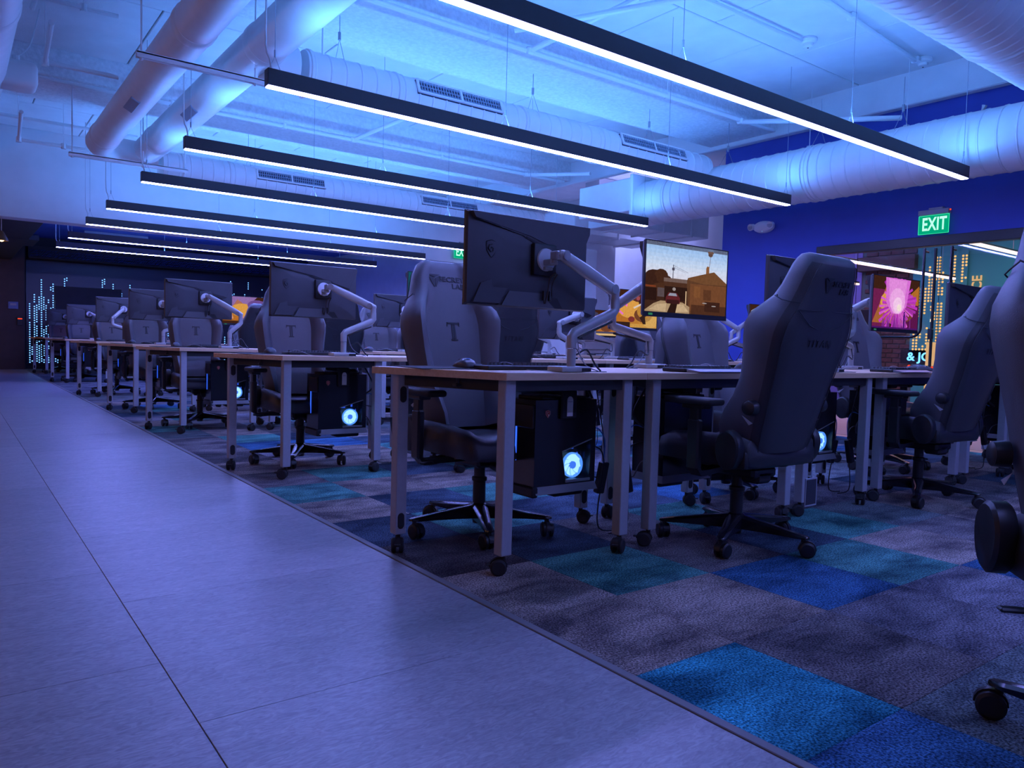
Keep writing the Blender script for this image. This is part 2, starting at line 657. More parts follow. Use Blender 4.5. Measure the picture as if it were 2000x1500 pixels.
# vinyl: two staggered columns in view plus one further left
rt = random.Random(4)
for (x0, x1, ys) in ((0.452, 1.442, 2.71 - 0.95 * 5), (-0.54, 0.451, 3.10 - 0.95 * 5), (-1.53, -0.541, 2.9 - 0.95 * 5), (-2.98, -1.531, 3.0 - 0.95 * 5)):
    y = ys
    while y < 21.5:
        y1 = min(y + 0.95, 21.55)
        if y1 > -2.5 and y1 - y > 0.1:
            t = tile_obj('vinyl_tile', x1 - x0 - 0.0016, y1 - y - 0.0016, 0.012, 0.0006, M['vinyl'])
            t.location = ((x0 + x1) / 2, (y + y1) / 2, 0)
            k = rt.uniform(0.90, 1.08)
            t.color = (k, k, k * 1.01, 1)
        y += 0.95

# carpet tiles
PAL = {
    'B': (0.028, 0.216, 0.288), 'b': (0.036, 0.112, 0.224), 'N': (0.044, 0.068, 0.104), 'T': (0.068, 0.216, 0.200),
    'L': (0.240, 0.196, 0.176), 'G': (0.140, 0.124, 0.128), 'D': (0.068, 0.062, 0.068), 'P': (0.160, 0.152, 0.176), 'S': (0.112, 0.136, 0.144)}
KEY = {(0, 0): 'B', (0, -1): 'b', (2, 1): 'b', (4, 0): 'b', (0, 1): 'L', (1, 0): 'G', (1, 1): 'L', (2, 0): 'P', (3, 1): 'T',
       (1, 2): 'T', (0, 2): 'L', (3, 0): 'P', (0, 3): 'D', (1, 3): 'N', (0, 4): 'N', (1, 4): 'T', (0, 5): 'L', (0, 6): 'T', (1, 6): 'L', (1, 5): 'N',
       (1, -1): 'S', (2, -1): 'S', (2, 2): 'G', (3, 2): 'N', (4, 1): 'L', (5, 1): 'G', (5, 0): 'L', (4, 2): 'T', (0, 7): 'G', (1, 7): 'T',
       (3, 3): 'T', (4, 3): 'G', (5, 2): 'S', (2, 3): 'G', (2, 4): 'N', (2, 5): 'T', (2, 6): 'L', (0, 8): 'L', (1, 8): 'L'}
rc = random.Random(9)
cells = []
XT, PX, PY = 1.905, 0.5115, 0.5025
for i in range(0, 13):
    for j in range(-4, 42):
        x0 = XC if i == 0 else XT + PX * (i - 1)
        x1 = XT + PX * i
        y0 = 0.88 + PY * j
        y1 = y0 + PY
        if y1 > YF - 0.05: y1 = YF - 0.05
        if y1 - y0 < 0.1: continue
        if y0 < 12.2 and x1 > XW + 0.02:
            x1 = XW + 0.02
        if x1 - x0 < 0.08: continue
        c = KEY.get((i, j)) or rc.choice('LLGGDPPSNNTTbS')
        cells.append((math.hypot((x0 + x1) / 2, (y0 + y1) / 2), x0, x1, y0, y1, c))
cells.sort()
far_bm = new_bm()
for n, (dd, x0, x1, y0, y1, c) in enumerate(cells):
    if n < 290:
        t = tile_obj('carpet_tile', x1 - x0 - 0.0012, y1 - y0 - 0.0012, 0.011, 0.0012, M['carpet'])
        t.location = ((x0 + x1) / 2, (y0 + y1) / 2, 0)
        k = rc.uniform(0.85, 1.15)
        t.color = (*[v * k for v in PAL[c]], 1)
    else:
        bx(far_bm, ((x0 + x1) / 2, (y0 + y1) / 2, -0.0055), (x1 - x0 - 0.001, y1 - y0 - 0.001, 0.011))
far = obj('far_carpet_tiles', far_bm, M['carpet'], floor, 0)
far.color = (0.14, 0.15, 0.16, 1)
far['kind'] = 'stuff'
# carpet in the recess on the right
bm = new_bm()
bx(bm, (XC - 0.016, (YN + YF) / 2, 0.0005), (0.030, YF - YN - 0.2, 0.007), bev=0.002)
struct('trim_1', bm, M['strip'])

# ceiling slab made of formwork panels
bm = new_bm()
bx(bm, (4.0, (YN + YS) / 2, ZC + 0.11), (14.0, YS - YN, 0.10))
ceil = struct('ceiling', bm, M['ceil'])
pan = {}
bays = [(YN, -0.95), (-0.95, 1.70), (2.62, 4.25), (4.25, 5.22), (6.15, 7.12), (7.12, 8.75), (9.70, 11.0), (11.0, YS)]
for (y0, y1) in bays:
    n = 8
    x0 = XL
    xs = [-3.0, -1.55, -0.35, 0.85, 1.95, 2.95, 4.10, 5.22, 6.35, 7.66]
    off = 0.45 if y0 in (4.25, 7.12, 11.0) else 0.0
    for a, b in zip(xs[:-1], xs[1:]):
        a2 = max(XL, a - off) if a > XL else a
        b2 = b - off if b < 7.6 else b
        k = (round(b2 - a2, 3), round(y1 - y0, 3))
        if k not in pan:
            bmm = new_bm()
            bx(bmm, (0, 0, 0), (k[0] - 0.012, k[1] - 0.012, 0.06), bev=0.006)
            o = obj('ceiling_panel', bmm, M['ceil'], ceil)
            pan[k] = o.data
        else:
            o = link_mesh('ceiling_panel', pan[k], ceil)
        o.location = ((a2 + b2) / 2, (y0 + y1) / 2, ZC + 0.03)
# concrete beams along x
for bi, (y0, y1, zb) in enumerate(((-1.9, -0.98, 3.38), (1.70, 2.62, 3.38), (5.22, 6.15, 3.38), (8.75, 9.70, 3.38))):
    bm = new_bm()
    bx(bm, ((XL + XW) / 2, (y0 + y1) / 2, (zb + ZC + 0.08) / 2), (XW - XL - 0.02, y1 - y0, ZC + 0.08 - zb), bev=0.012)
    struct(f'trim_{bi + 3}', bm, M['ceil_rough'])
# spandrel beam on the blue wall and across beams at the aisle
bm = new_bm()
bx(bm, (XW - 0.06, (YN + YS) / 2, 3.53), (0.10, YS - YN - 0.05, 0.40), bev=0.01)
struct('trim_7', bm, M['ceil'])
bm = new_bm()
bx(bm, (0.15, (YN + YS) / 2, 3.43), (0.42, YS - YN - 0.05, 0.55), bev=0.012)
struct('trim_8', bm, M['ceil_rough'])

# bulkhead that drops from the ceiling between the sixth and the seventh light
bm = new_bm()
bx(bm, (3.0, YS + 0.15, (2.43 + ZC + 0.16) / 2), (12.6, 0.30, ZC + 0.16 - 2.43), bev=0.006)
struct('wall_bulkhead', bm, M['wall_white'])
bm = new_bm()
bx(bm, (3.0, (YS + 0.3 + YF) / 2, 3.22), (12.6, YF - YS - 0.3, 0.10))
struct('ceiling_far', bm, M['ceil_dark'])

# right wall, blue, with an opening for the glass doors (y 1.2 .. 4.66, up to z 2.02)
bm = new_bm()
T = 0.12
DY0, DY1, DZ = 0.9, 4.70, 2.047
bx(bm, (XW + T / 2, (YN + DY0) / 2, 1.85), (T, DY0 - YN, 3.7))
bx(bm, (XW + T / 2, (DY1 + 5.985) / 2, 1.85), (T, 5.985 - DY1, 3.7))
bx(bm, (XW + T / 2, (DY0 + DY1) / 2, (DZ + 3.7) / 2), (T, DY1 - DY0, 3.7 - DZ))
struct('wall_right', bm, M['wall_blue'])
# recess beyond the end of the blue wall
bm = new_bm()
bx(bm, (9.65, 9.2, 1.85), (0.12, 6.9, 3.7))
struct('wall_recess', bm, M['wall_white'])
bm = new_bm()
bx(bm, (8.7, 5.90, 1.85), (1.9, 0.10, 3.7))
struct('wall_recess_near', bm, M['wall_white'])
bm = new_bm()
bx(bm, (8.55, 9.2, 3.72), (2.1, 6.9, 0.10))
struct('ceiling_recess', bm, M['ceil'])
bm = new_bm()
bx(bm, (8.75, 9.35, 1.85), (0.42, 0.34, 3.62), bev=0.004)
struct('wall_column', bm, M['wall_white'])
bm = new_bm()
bx(bm, (8.60, 17.0, 1.60), (0.12, 9.2, 3.2))
struct('wall_far_right', bm, M['wall_white'])
bm = new_bm()
bx(bm, (9.1, 12.55, 1.85), (1.1, 0.12, 3.7))
struct('wall_recess_end', bm, M['wall_white'])
# walls out of the picture
bm = new_bm()
bx(bm, (XL - 0.06, 9.5, 1.85), (0.12, 24.4, 3.7))
struct('wall_left', bm, M['wall_dark'])
bm = new_bm()
bx(bm, (2.3, YN - 0.06, 1.85), (10.8, 0.12, 3.7))
struct('wall_near', bm, M['wall_white'])
# far wall: dark brown panelling left of the led wall, charcoal behind it
bm = new_bm()
bx(bm, (5.1, YF + 0.06, 1.6), (7.3, 0.12, 3.2))
struct('wall_far', bm, M['wall_dark'])
bm = new_bm()
bx(bm, (-0.78, YF - 0.35, 1.6), (4.46, 0.12, 3.2))
bx(bm, (1.46, YF - 0.16, 1.6), (0.04, 0.30, 3.2))
for z in (0.28, 0.95, 1.25):
    bx(bm, (-0.78, YF - 0.413, z), (4.44, 0.010, 0.012))
struct('wall_far_left', bm, M['wall_brown'])
# dark lowered ceiling box over the aisle in front of it
bm = new_bm()
bx(bm, (-0.9, 16.95, 2.86), (4.2, 8.5, 0.60), bev=0.01)
bx(bm, (0.9, 16.9, 2.60), (0.9, 1.2, 0.10), bev=0.01)
struct('ceiling_aisle', bm, M['wall_dark'])
bm = new_bm()
bx(bm, (4.9, YF - 0.03, 0.05), (6.9, 0.05, 0.10))
struct('baseboard_far', bm, M['black'])
bm = new_bm()
bx(bm, (XW - 0.012, 5.34, 0.05), (0.02, 1.2, 0.10))
struct('baseboard_right', bm, M['black'])

# glass doors: header, panes, pull bars
bm = new_bm()
bx(bm, (XW + 0.02, (DY0 + DY1) / 2, 2.0), (0.10, DY1 - DY0, 0.094), bev=0.004)
bx(bm, (XW + 0.02, DY1 - 0.02, 0.97), (0.10, 0.04, 1.94), bev=0.003)
bx(bm, (XW + 0.02, DY0 + 0.02, 0.97), (0.10, 0.04, 1.94), bev=0.003)
hdr = struct('door_1', bm, M['black'])
for (y0, y1) in ((4.262, 4.66), (3.422, 4.254), (2.38, 3.418), (0.95, 2.37)):
    bm = new_bm()
    bx(bm, (XW + 0.03, (y0 + y1) / 2, 0.985), (0.012, y1 - y0, 1.93), bev=0.001)
    obj('glass_pane', bm, M['glass'], hdr)
for y in (3.475, 3.325):  # first bar is the stile, second a solid stand-in for a reflection
    bm = new_bm()
    bx(bm, (XW - 0.0, y - 0.02, 0.97), (0.03, 0.018, 1.92), bev=0.002)
    bx(bm, (XW - 0.02, y - 0.02, 1.10), (0.05, 0.035, 0.10), bev=0.003)
    obj('stile_and_reflection', bm, M['black'], hdr)
for (y, dy) in ((3.535, 0.42), (3.285, -0.42)):
    bm = new_bm()
    s = 1 if dy > 0 else -1
    x = XW - 0.055
    pts = [(x, y, 1.93), (x, y, 1.16)]
    for k in range(1, 7):
        a = k / 6 * PI / 2
        pts.append((x, y + s * 0.09 * (1 - math.cos(a)), 1.16 - 0.09 * math.sin(a)))
    pts += [(x, y + dy, 1.07)]
    tube(bm, pts, 0.013, 8)
    cyl(bm, (x, y + dy * 0.9, 1.07), (XW + 0.025, y + dy * 0.9, 1.07), 0.010, n=8)
    cyl(bm, (x, y, 1.90), (XW + 0.025, y, 1.90), 0.010, n=8)
    obj('pull_bar', bm, M['black_gloss'], hdr)

# ------------------------------------------------------------------ lobby behind the glass
bm = new_bm()
bx(bm, (11.6, 5.0, -0.02), (3.8, 8.4, 0.04))
bx(bm, (8.70, 3.3, -0.02), (2.0, 5.0, 0.04))
struct('floor_lobby', bm, M['lobfloor'])
bm = new_bm()
bx(bm, (11.6, 5.0, 3.03), (3.8, 8.4, 0.06))
bx(bm, (8.74, 3.3, 3.03), (1.92, 5.0, 0.06))
struct('ceiling_lobby', bm, M['ceil'])
LX = 13.0
bm = new_bm()
bx(bm, (LX + 0.05, 8.2, 1.5), (0.1, 2.2, 3.0))
bx(bm, (11.4, 9.2, 1.5), (3.2, 0.08, 3.0))
struct('wall_lobby_left', bm, M['lobwall'])
bm = new_bm()
bx(bm, (LX + 0.05, 3.85, 1.5), (0.1, 4.6, 3.0))
struct('wall_lobby_teal', bm, M['teal'])
bm = new_bm()
bx(bm, (LX + 0.07, 6.63, 1.5), (0.1, 0.96, 3.0))
lb = struct('wall_lobby_brick', bm, M['mortar'])
# bricks in view between the monitors
bmesh_brick = None
rows = 34
bh = 0.068
for r in range(rows):
    z = 0.05 + r * (bh + 0.012)
    if z > 2.62: break
    y = 6.17 + (0.115 if r % 2 else 0.0)
    while y < 6.9:
        vis = True
        if vis and (r + int(y * 10)) % 1 == 0:
            if bmesh_brick is None:
                bmm = new_bm()
                bx(bmm, (0, 0, 0), (0.03, 0.205, bh), bev=0.004)
                o = obj('brick', bmm, M['brick'], lb)
                bmesh_brick = o.data
            else:
                o = link_mesh('brick', bmesh_brick, lb)
            o.location = (LX + 0.012 + rt.uniform(-0.004, 0.004), y + 0.1, z + bh / 2)
        y += 0.219
# dark header band over the brick
bm = new_bm()
bx(bm, (LX - 0.06, 6.62, 2.46), (0.20, 1.0, 0.24), bev=0.005)
struct('trim_2', bm, M['wall_brown'])

# ------------------------------------------------------------------ pendant light lines
ZL = 2.325
LY = [2.79, 4.40, 6.28, 7.90, 9.86, 11.46, 13.31, 14.90]
ORD = ['nearest', 'second', 'third', 'fourth', 'fifth', 'sixth', 'seventh', 'farthest']
LX0, LX1 = 1.474, 6.62


def make_light():
    t = empty('pendant_light', (0, 0, 0))
    L = LX1 - LX0
    bm = new_bm()
    bx(bm, (L / 2, 0, 0.052), (L, 0.062, 0.096), bev=0.0025)
    obj('housing', bm, M['fixture'], t)
    bm = new_bm()
    bx(bm, (L / 2, 0, 0.0015), (L - 0.012, 0.052, 0.008), bev=0.002)
    obj('lower_diffuser', bm, M['down'], t)
    bm = new_bm()
    quad(bm, [(0.15, -0.020, 0.1003), (L - 0.15, -0.020, 0.1003), (L - 0.15, 0.020, 0.1003), (0.15, 0.020, 0.1003)])
    obj('upper_diffuser', bm, M['up'], t, 0, False)
    for k, x in enumerate((0.05, L * 0.33, L * 0.66, L - 0.05)):
        bm = new_bm()
        cyl(bm, (x, 0, 0.20), (x, 0, 1.33), 0.0022, n=6)
        cyl(bm, (x, 0, 0.175), (x, 0, 0.215), 0.006, n=8)
        tube(bm, [(x - 0.035, 0, 0.101), (x, 0, 0.18), (x + 0.035, 0, 0.101)], 0.002, 5)
        obj('suspension_wire', bm, M['wire'], t)
    bm = new_bm()
    tube(bm, [(0.03, 0, 0.10), (0.02, 0.0, 0.16), (0.0, 0.01, 0.24), (0.0, 0.01, 0.6), (0.0, 0.01, 1.33)], 0.0055, 6, sub=3)
    obj('power_cord', bm, M['cable_white'], t)
    return t


pl = make_light()
for i, y in enumerate(LY):
    o = pl if i == 0 else copy_tree(pl)
    o.location = (LX0, y, ZL)
    if i > 5:
        for ch in kids(o):
            if ch.name.startswith(('suspension', 'power')):
                ch.scale = (1, 1, 0.60)
    tag(o, f'long black linear pendant light glowing white underneath, {ORD[i]} of the visible row', 'light', 'linear pendant lights over the desks')
o = copy_tree(pl)
o.location = (LX0, -0.35, ZL)
tag(o, 'long black linear pendant light above and behind the viewer', 'light', 'linear pendant lights over the desks')

# ------------------------------------------------------------------ spiral ducts
def duct_bm(L, r, pitch=0.125, n=28, ridge=0.006, cap=True):
    prof = [(r * 0.9, 0.0), (r, 0.0)]
    z = 0.05
    while z < L - 0.03:
        prof += [(r, z - 0.010), (r + ridge, z - 0.004), (r + ridge, z + 0.004), (r, z + 0.010)]
        z += pitch
    prof += [(r, L), (r * 0.9, L)]
    bm = new_bm()
    lathe(bm, prof, n, Matrix.Rotation(PI / 2, 4, 'Y'))
    return bm


def band(bm, x, r, w=0.03):
    lathe(bm, [(r + 0.0015, x - w / 2), (r + 0.012, x - w / 2 + 0.006), (r + 0.012, x + w / 2 - 0.006), (r + 0.0015, x + w / 2)], 28, Matrix.Rotation(PI / 2, 4, 'Y'))


def make_grille(parent, x0, x1, r, ang):
    """register on the side of a duct that runs along local x; ang = elevation of its normal on the -y side"""
    ca, sa = math.cos(ang), math.sin(ang)
    Mx = Matrix(((1, 0, 0, 0), (0, -sa, -ca, 0), (0, ca, -sa, 0), (0, 0, 0, 1)))
    # local u = x, v = up the duct side, w = outwards
    Mx = Matrix(((1, 0, 0, 0), (0, sa, -ca, 0), (0, ca, sa, 0), (0, 0, 0, 1)))
    h = 0.13
    bm = new_bm()
    def b(c, s):
        t = new_bm()
        bx(t, c, s)
        t.transform(Mx)
        me = bpy.data.meshes.new('g')
        t.to_mesh(me); t.free()
        bm.from_mesh(me)
        bpy.data.meshes.remove(me)
    w0 = r - 0.005
    b(((x0 + x1) / 2, 0, w0), (x1 - x0, h, 0.02))
    fr = obj('grille_back', bm, M['ventdark'], parent)
    bm = new_bm()
    for v in (-h / 2 + 0.008, h / 2 - 0.008):
        b(((x0 + x1) / 2, v, w0 + 0.016), (x1 - x0, 0.016, 0.016))
    for x in (x0 + 0.008, (x0 + x1) / 2, x1 - 0.008):
        b((x, 0, w0 + 0.016), (0.018, h, 0.016))
    obj('grille_frame', bm, M['duct'], parent)
    bm = new_bm()
    n = int((x1 - x0) / 0.026)
    for k in range(n):
        b((x0 + (k + 0.5) * (x1 - x0) / n, 0, w0 + 0.014), (0.007, h - 0.03, 0.010))
    for v in (-0.036, 0.0, 0.036):
        b(((x0 + x1) / 2, v, w0 + 0.016), (x1 - x0 - 0.02, 0.005, 0.008))
    o = obj('grille_fins', bm, M['vent'], parent)
    o['kind'] = 'stuff'


def hanger(parent, x, r, top):
    bm = new_bm()
    tube(bm, [(x - 0.0, -r * 0.55, r * 0.86), (x, 0, r + 0.16), (x, r * 0.55, r * 0.86)], 0.0025, 5)
    cyl(bm, (x, 0, r + 0.15), (x, 0, r + 0.21), 0.012, n=8)
    cyl(bm, (x, 0, r + 0.2), (x, 0, top), 0.003, n=6)
    obj('hanger', bm, M['wire'], parent)


# duct over the front desks (grilles face the camera)
t = empty('spiral_duct', (2.14, 5.60, 2.875))
obj('duct_pipe', duct_bm(4.60, 0.168), M['duct'], t)
for x in (0.03, 0.75, 2.02, 2.98, 4.05):
    bm = new_bm()
    band(bm, x, 0.168)
    obj('joint_band', bm, M['duct'], t)
bm = new_bm()
cyl(bm, (0.012, 0, 0), (0.018, 0, 0), 0.160, n=28)
obj('end_cap', bm, M['vent'], t)
for g in ((0.90, 1.74), (3.20, 4.16)):
    make_grille(t, g[0], g[1], 0.168, math.radians(24))
for x in (0.3, 2.2, 3.75): hanger(t, x, 0.168, 0.56)
tag(t, 'white spiral air duct with two grilles, crossing the ceiling above the second light line', 'duct')
# duct farther back
t = empty('spiral_duct', (1.98, 9.52, 2.82))
obj('duct_pipe', duct_bm(5.6, 0.18), M['duct'], t)
for x in (0.22, 0.75, 2.2, 3.3, 4.6):
    bm = new_bm()
    band(bm, x, 0.18)
    obj('joint_band', bm, M['duct'], t)
for g in ((1.05, 1.93), (3.35, 4.30)):
    make_grille(t, g[0], g[1], 0.18, math.radians(20))
for x in (1.0, 2.6, 4.4): hanger(t, x, 0.18, 0.56)
tag(t, 'white spiral air duct with two grilles, farther back above the fourth light line', 'duct')
# thick duct in the top right corner
t = empty('spiral_duct', (3.2, 2.02, 3.02))
obj('duct_pipe', duct_bm(4.05, 0.31, 0.10), M['duct'], t)
for x in (2.0, 3.3):
    bm = new_bm()
    band(bm, x, 0.31)
    obj('joint_band', bm, M['duct'], t)
hanger(t, 1.0, 0.31, 0.36)
tag(t, 'thick white spiral duct in the top right corner of the view', 'duct')
# main duct along the blue wall
t = empty('spiral_duct', (6.88, 6.55, 2.655), -PI / 2)
obj('duct_pipe', duct_bm(8.9, 0.265, 0.14), M['duct'], t)
for x in (0.5, 2.25, 2.33, 4.2, 6.0):
    bm = new_bm()
    band(bm, x, 0.265)
    obj('joint_band', bm, M['duct'], t)
bm = new_bm()
bx(bm, (-0.46, 0.02, 0.09), (0.96, 0.56, 0.40), bev=0.01)
bx(bm, (0.03, 0.01, 0.06), (0.05, 0.62, 0.52), bev=0.01)
obj('plenum_box', bm, M['duct'], t)
for x in (1.2, 2.3, 3.1, 4.4): hanger(t, x, 0.265, 0.72)
tag(t, 'large white spiral main duct running along the royal blue wall into a square box', 'duct')
# smooth ducts over the aisle
def smooth_duct(x, r, z, y0, y1, label, joints, elbow=0.0, regs=()):
    t = empty('round_duct', (x, 0, z))
    bm = new_bm()
    pts = [(0, y0, 0), (0, y1 - 0.3, 0)]
    if elbow:
        R = 0.34
        for k in range(0, 9):
            a = k / 8 * PI / 2
            pts.append((R * (1 - math.cos(a)), y1 - R + R * math.sin(a), 0))
        pts.append((elbow, y1, 0))
    else:
        pts.append((0, y1, 0))
    tube(bm, pts, r, 28)
    obj('duct_pipe', bm, M['duct'], t)
    for y in joints:
        bm = new_bm()
        lathe(bm, [(r + 0.001, y - 0.05), (r + 0.008, y - 0.03), (r + 0.008, y + 0.03), (r + 0.001, y + 0.05)], 28, Matrix.Rotation(-PI / 2, 4, 'X'))
        obj('joint_band', bm, M['duct'], t)
    for (y, a) in regs:
        bm = new_bm()
        Mx = Matrix.Translation((math.sin(a) * r, y, -math.cos(a) * r)) @ Matrix.Rotation(-a, 4, 'Y')
        bx(bm, (0, 0, 0), (0.08, 0.34, 0.02), bev=0.004)
        bm.transform(Mx)
        obj('register', bm, M['vent'], t)
    tag(t, label, 'duct')
    return t


smooth_duct(1.32, 0.140, 2.93, YN + 0.1, 9.52, 'smooth white round duct over the aisle, left of its twin, bending at its far end', (3.2, 5.35, 8.9), elbow=0.62, regs=((7.1, -0.5),))
t6 = smooth_duct(1.80, 0.145, 2.94, YN + 0.1, 9.25, 'smooth white round duct over the desk ends, right of its twin above the aisle', (3.3, 5.4, 8.75), regs=((7.1, -0.7),))
bm = new_bm()
cyl(bm, (0.05, 5.60, -0.06), (0.28, 5.60, -0.065), 0.135, 0.165, n=24)
obj('branch_collar', bm, M['duct'], t6)
smooth_duct(0.20, 0.20, 3.0, YN + 0.1, 8.2, 'white round duct cut by the top left corner of the view', (3.0, 6.0))

# trapeze hangers under the twin ducts
for i, (x0, x1, y, z) in enumerate(((1.00, 2.30, 5.52, 2.725), (1.00, 2.14, 8.95, 2.715))):
    t = empty('trapeze_hanger', ((x0 + x1) / 2, y, z))
    w = (x1 - x0) / 2
    bm = new_bm()
    bx(bm, (0, 0, 0), (2 * w, 0.042, 0.012))
    for s in (-1, 1):
        bx(bm, (0, s * 0.019, -0.016), (2 * w, 0.004, 0.036))
    obj('channel', bm, M['pipe'], t)
    for x in (-w + 0.03, 0.12 + 0.0, w - 0.03):
        bm = new_bm()
        cyl(bm, (x, 0, -0.05), (x, 0, 0.9), 0.006, n=8)
        cyl(bm, (x, 0, -0.045), (x, 0, -0.025), 0.014, n=6)
        obj('threaded_rod', bm, M['pipe'], t)
    tag(t, ('white steel trapeze hanger under the twin ducts, near the end of the second light line' if i == 0 else 'white steel trapeze hanger under the twin ducts, farther back by the third light line'), 'hanger', 'duct hangers')

# ------------------------------------------------------------------ sprinkler pipes
def pipe_thing(label, runs, r=0.021, drops=(), fittings=()):
    t = empty('sprinkler_pipe', runs[0][0])
    o = Vector(runs[0][0])
    for a in runs:
        bm = new_bm()
        tube(bm, [Vector(p) - o for p in a], r, 10)
        obj('pipe_run', bm, M['pipe'], t)
    for p in drops:
        bm = new_bm()
        q = Vector(p) - o
        cyl(bm, q, q + Vector((0, 0, ZC - p[2])), 0.004, n=6)
        cyl(bm, q - Vector((0, 0, 0.03)), q + Vector((0, 0, 0.03)), 0.028, n=10)
        obj('rod', bm, M['pipe'], t)
    for p in fittings:
        bm = new_bm()
        q = Vector(p) - o
        bx(bm, q, (0.075, 0.075, 0.065), bev=0.015)
        obj('fitting', bm, M['pipe'], t)
    tag(t, label, 'pipe', 'sprinkler pipes')
    return t


pipe_thing('white sprinkler pipe along the nearer stucco beam, with a branch at the blue wall', [[(0.4, 5.10, 3.33), (7.3, 5.10, 3.33)], [(6.75, 5.10, 3.31), (6.75, 4.05, 3.10), (7.15, 3.6, 3.10)], [(3.9, 5.1, 3.33), (4.35, 4.3, 3.62)], [(5.0, 3.2, 3.60), (3.6, 4.9, 3.36)]],
           0.024, drops=((2.2, 5.1, 3.33), (3.5, 5.1, 3.33), (5.6, 5.1, 3.33)), fittings=((3.9, 5.1, 3.33), (6.75, 5.1, 3.32)))
pipe_thing('white sprinkler pipe along the second stucco beam behind the third light line', [[(0.4, 8.62, 3.31), (7.3, 8.62, 3.31)], [(3.95, 8.62, 3.31), (4.5, 7.6, 3.6)], [(6.6, 8.62, 3.3), (6.9, 7.6, 3.2)]],
           0.024, drops=((1.9, 8.62, 3.31), (3.1, 8.62, 3.31), (5.2, 8.62, 3.31)), fittings=((3.95, 8.62, 3.31), (6.6, 8.62, 3.31)))
pipe_thing('white conduit on the ceiling slab ending at the smoke detector', [[(3.2, 3.98, 3.61), (6.02, 3.95, 3.61)]], 0.018, fittings=((4.6, 3.97, 3.62),))
pipe_thing('white conduit on the ceiling slab next to the top right duct', [[(4.4, 3.30, 3.61), (7.2, 3.52, 3.61)]], 0.022, fittings=((7.2, 3.52, 3.62), (5.9, 3.42, 3.62)))
pipe_thing('white pipe with tall rods in front of the blue wall above the main duct', [[(7.25, 5.0, 3.02), (7.25, 2.95, 3.02), (7.25, 2.93, 3.08)]], 0.022, drops=((7.25, 3.6, 3.02), (7.25, 4.6, 3.02)))
pipe_thing('white sprinkler pipe crossing over the aisle in the left corner', [[(0.35, 7.1, 3.5), (1.15, 7.1, 3.5)], [(0.55, 6.1, 3.36), (0.55, 7.1, 3.4)], [(0.62, 6.5, 3.12), (0.66, 7.4, 3.10), (1.2, 7.4, 3.10)]], 0.02, drops=((0.66, 7.4, 3.10), (0.9, 7.1, 3.5)))
pipe_thing('white sprinkler pipe over the aisle farther back on the left', [[(0.30, 10.4, 3.32), (1.9, 10.4, 3.32)], [(0.62, 9.3, 3.12), (0.66, 10.3, 3.05), (1.4, 10.3, 3.05)]], 0.02, drops=((0.66, 10.3, 3.05), (1.1, 10.3, 3.05)))

# smoke detectors
def detector(x, y, label):
    t = empty('smoke_detector', (x, y, ZC))
    bm = new_bm()
    lathe(bm, [(0.075, 0.0), (0.078, -0.02), (0.070, -0.035), (0.05, -0.045)], 24)
    obj('base', bm, M['white'], t)
    bm = new_bm()
    lathe(bm, [(0.045, -0.044), (0.042, -0.068), (0.02, -0.078)], 20)
    obj('sensor_head', bm, M['white'], t)
    bm = new_bm()
    lathe(bm, [(0.008, -0.078), (0.006, -0.082)], 8)
    obj('indicator', bm, M['black'], t)
    tag(t, label, 'detector', 'smoke detectors')


detector(6.10, 3.93, 'round white smoke detector on the ceiling above the nearest light line')
detector(7.30, 3.50, 'round white smoke detector on the ceiling beside the blue wall beam')
# white speaker box by the left corner
t = empty('ceiling_speaker', (0.47, 7.6, 3.0))
bm = new_bm()
bx(bm, (0, 0, 0), (0.30, 0.26, 0.22), bev=0.05, seg=3)
obj('body', bm, M['white'], t)
bm = new_bm()
cyl(bm, (0, 0, 0.11), (0, 0, 0.16), 0.03, n=10)
tube(bm, [(0.0, 0.0, 0.15), (0.10, 0.05, 0.28), (0.18, 0.1, 0.62)], 0.006, 6, sub=4)
obj('bracket', bm, M['pipe'], t)
tag(t, 'rounded white ceiling speaker box hanging near the top left edge', 'speaker')

# ------------------------------------------------------------------ tables (origin: middle of the short side on the floor, long side towards +y)
TS, TL, TD, TZ = 0.75, 1.24, 0.61, 0.778


def caster_bm(bm, x, y, r=0.032, stem_top=0.078, ang=0.6, brake=True, w=0.020):
    c, s = math.cos(ang), math.sin(ang)
    px, py = x + c * 0.016, y + s * 0.016
    ax = Vector((-s, c, 0))
    P = Vector((px, py, r))
    for q in (-1, 1):
        a = P + ax * (q * 0.006)
        b = P + ax * (q * (0.006 + w))
        prof = [(a, r * 0.86), (a + ax * q * 0.004, r), (b - ax * q * 0.005, r), (b, r * 0.78)]
        u, v = frame(ax)
        rings = [[p + (u * math.cos(2 * PI * k / 18) + v * math.sin(2 * PI * k / 18)) * rr for k in range(18)] for p, rr in prof]
        loft(bm, rings)
    # hood between and over the wheels
    u = Vector((c, s, 0)); v = Vector((0, 0, 1))
    hood = []
    for p in (P - ax * 0.009, P + ax * 0.009):
        ring = []
        for k in range(10):
            a = PI * k / 9
            ring.append(p + u * math.cos(a) * (r + 0.004) + v * math.sin(a) * (r + 0.005))
        ring.append(p - u * 0.012 - v * 0.004)
        hood.append(ring)
    loft(bm, hood)
    cyl(bm, (x, y, r), (x, y, stem_top), 0.010, n=10)
    if brake:
        bx(bm, P + Vector((c * (r + 0.006), s * (r + 0.006), 0.010)), (0.022, 0.026, 0.006), rot=(0, 0, ang), bev=0.002)


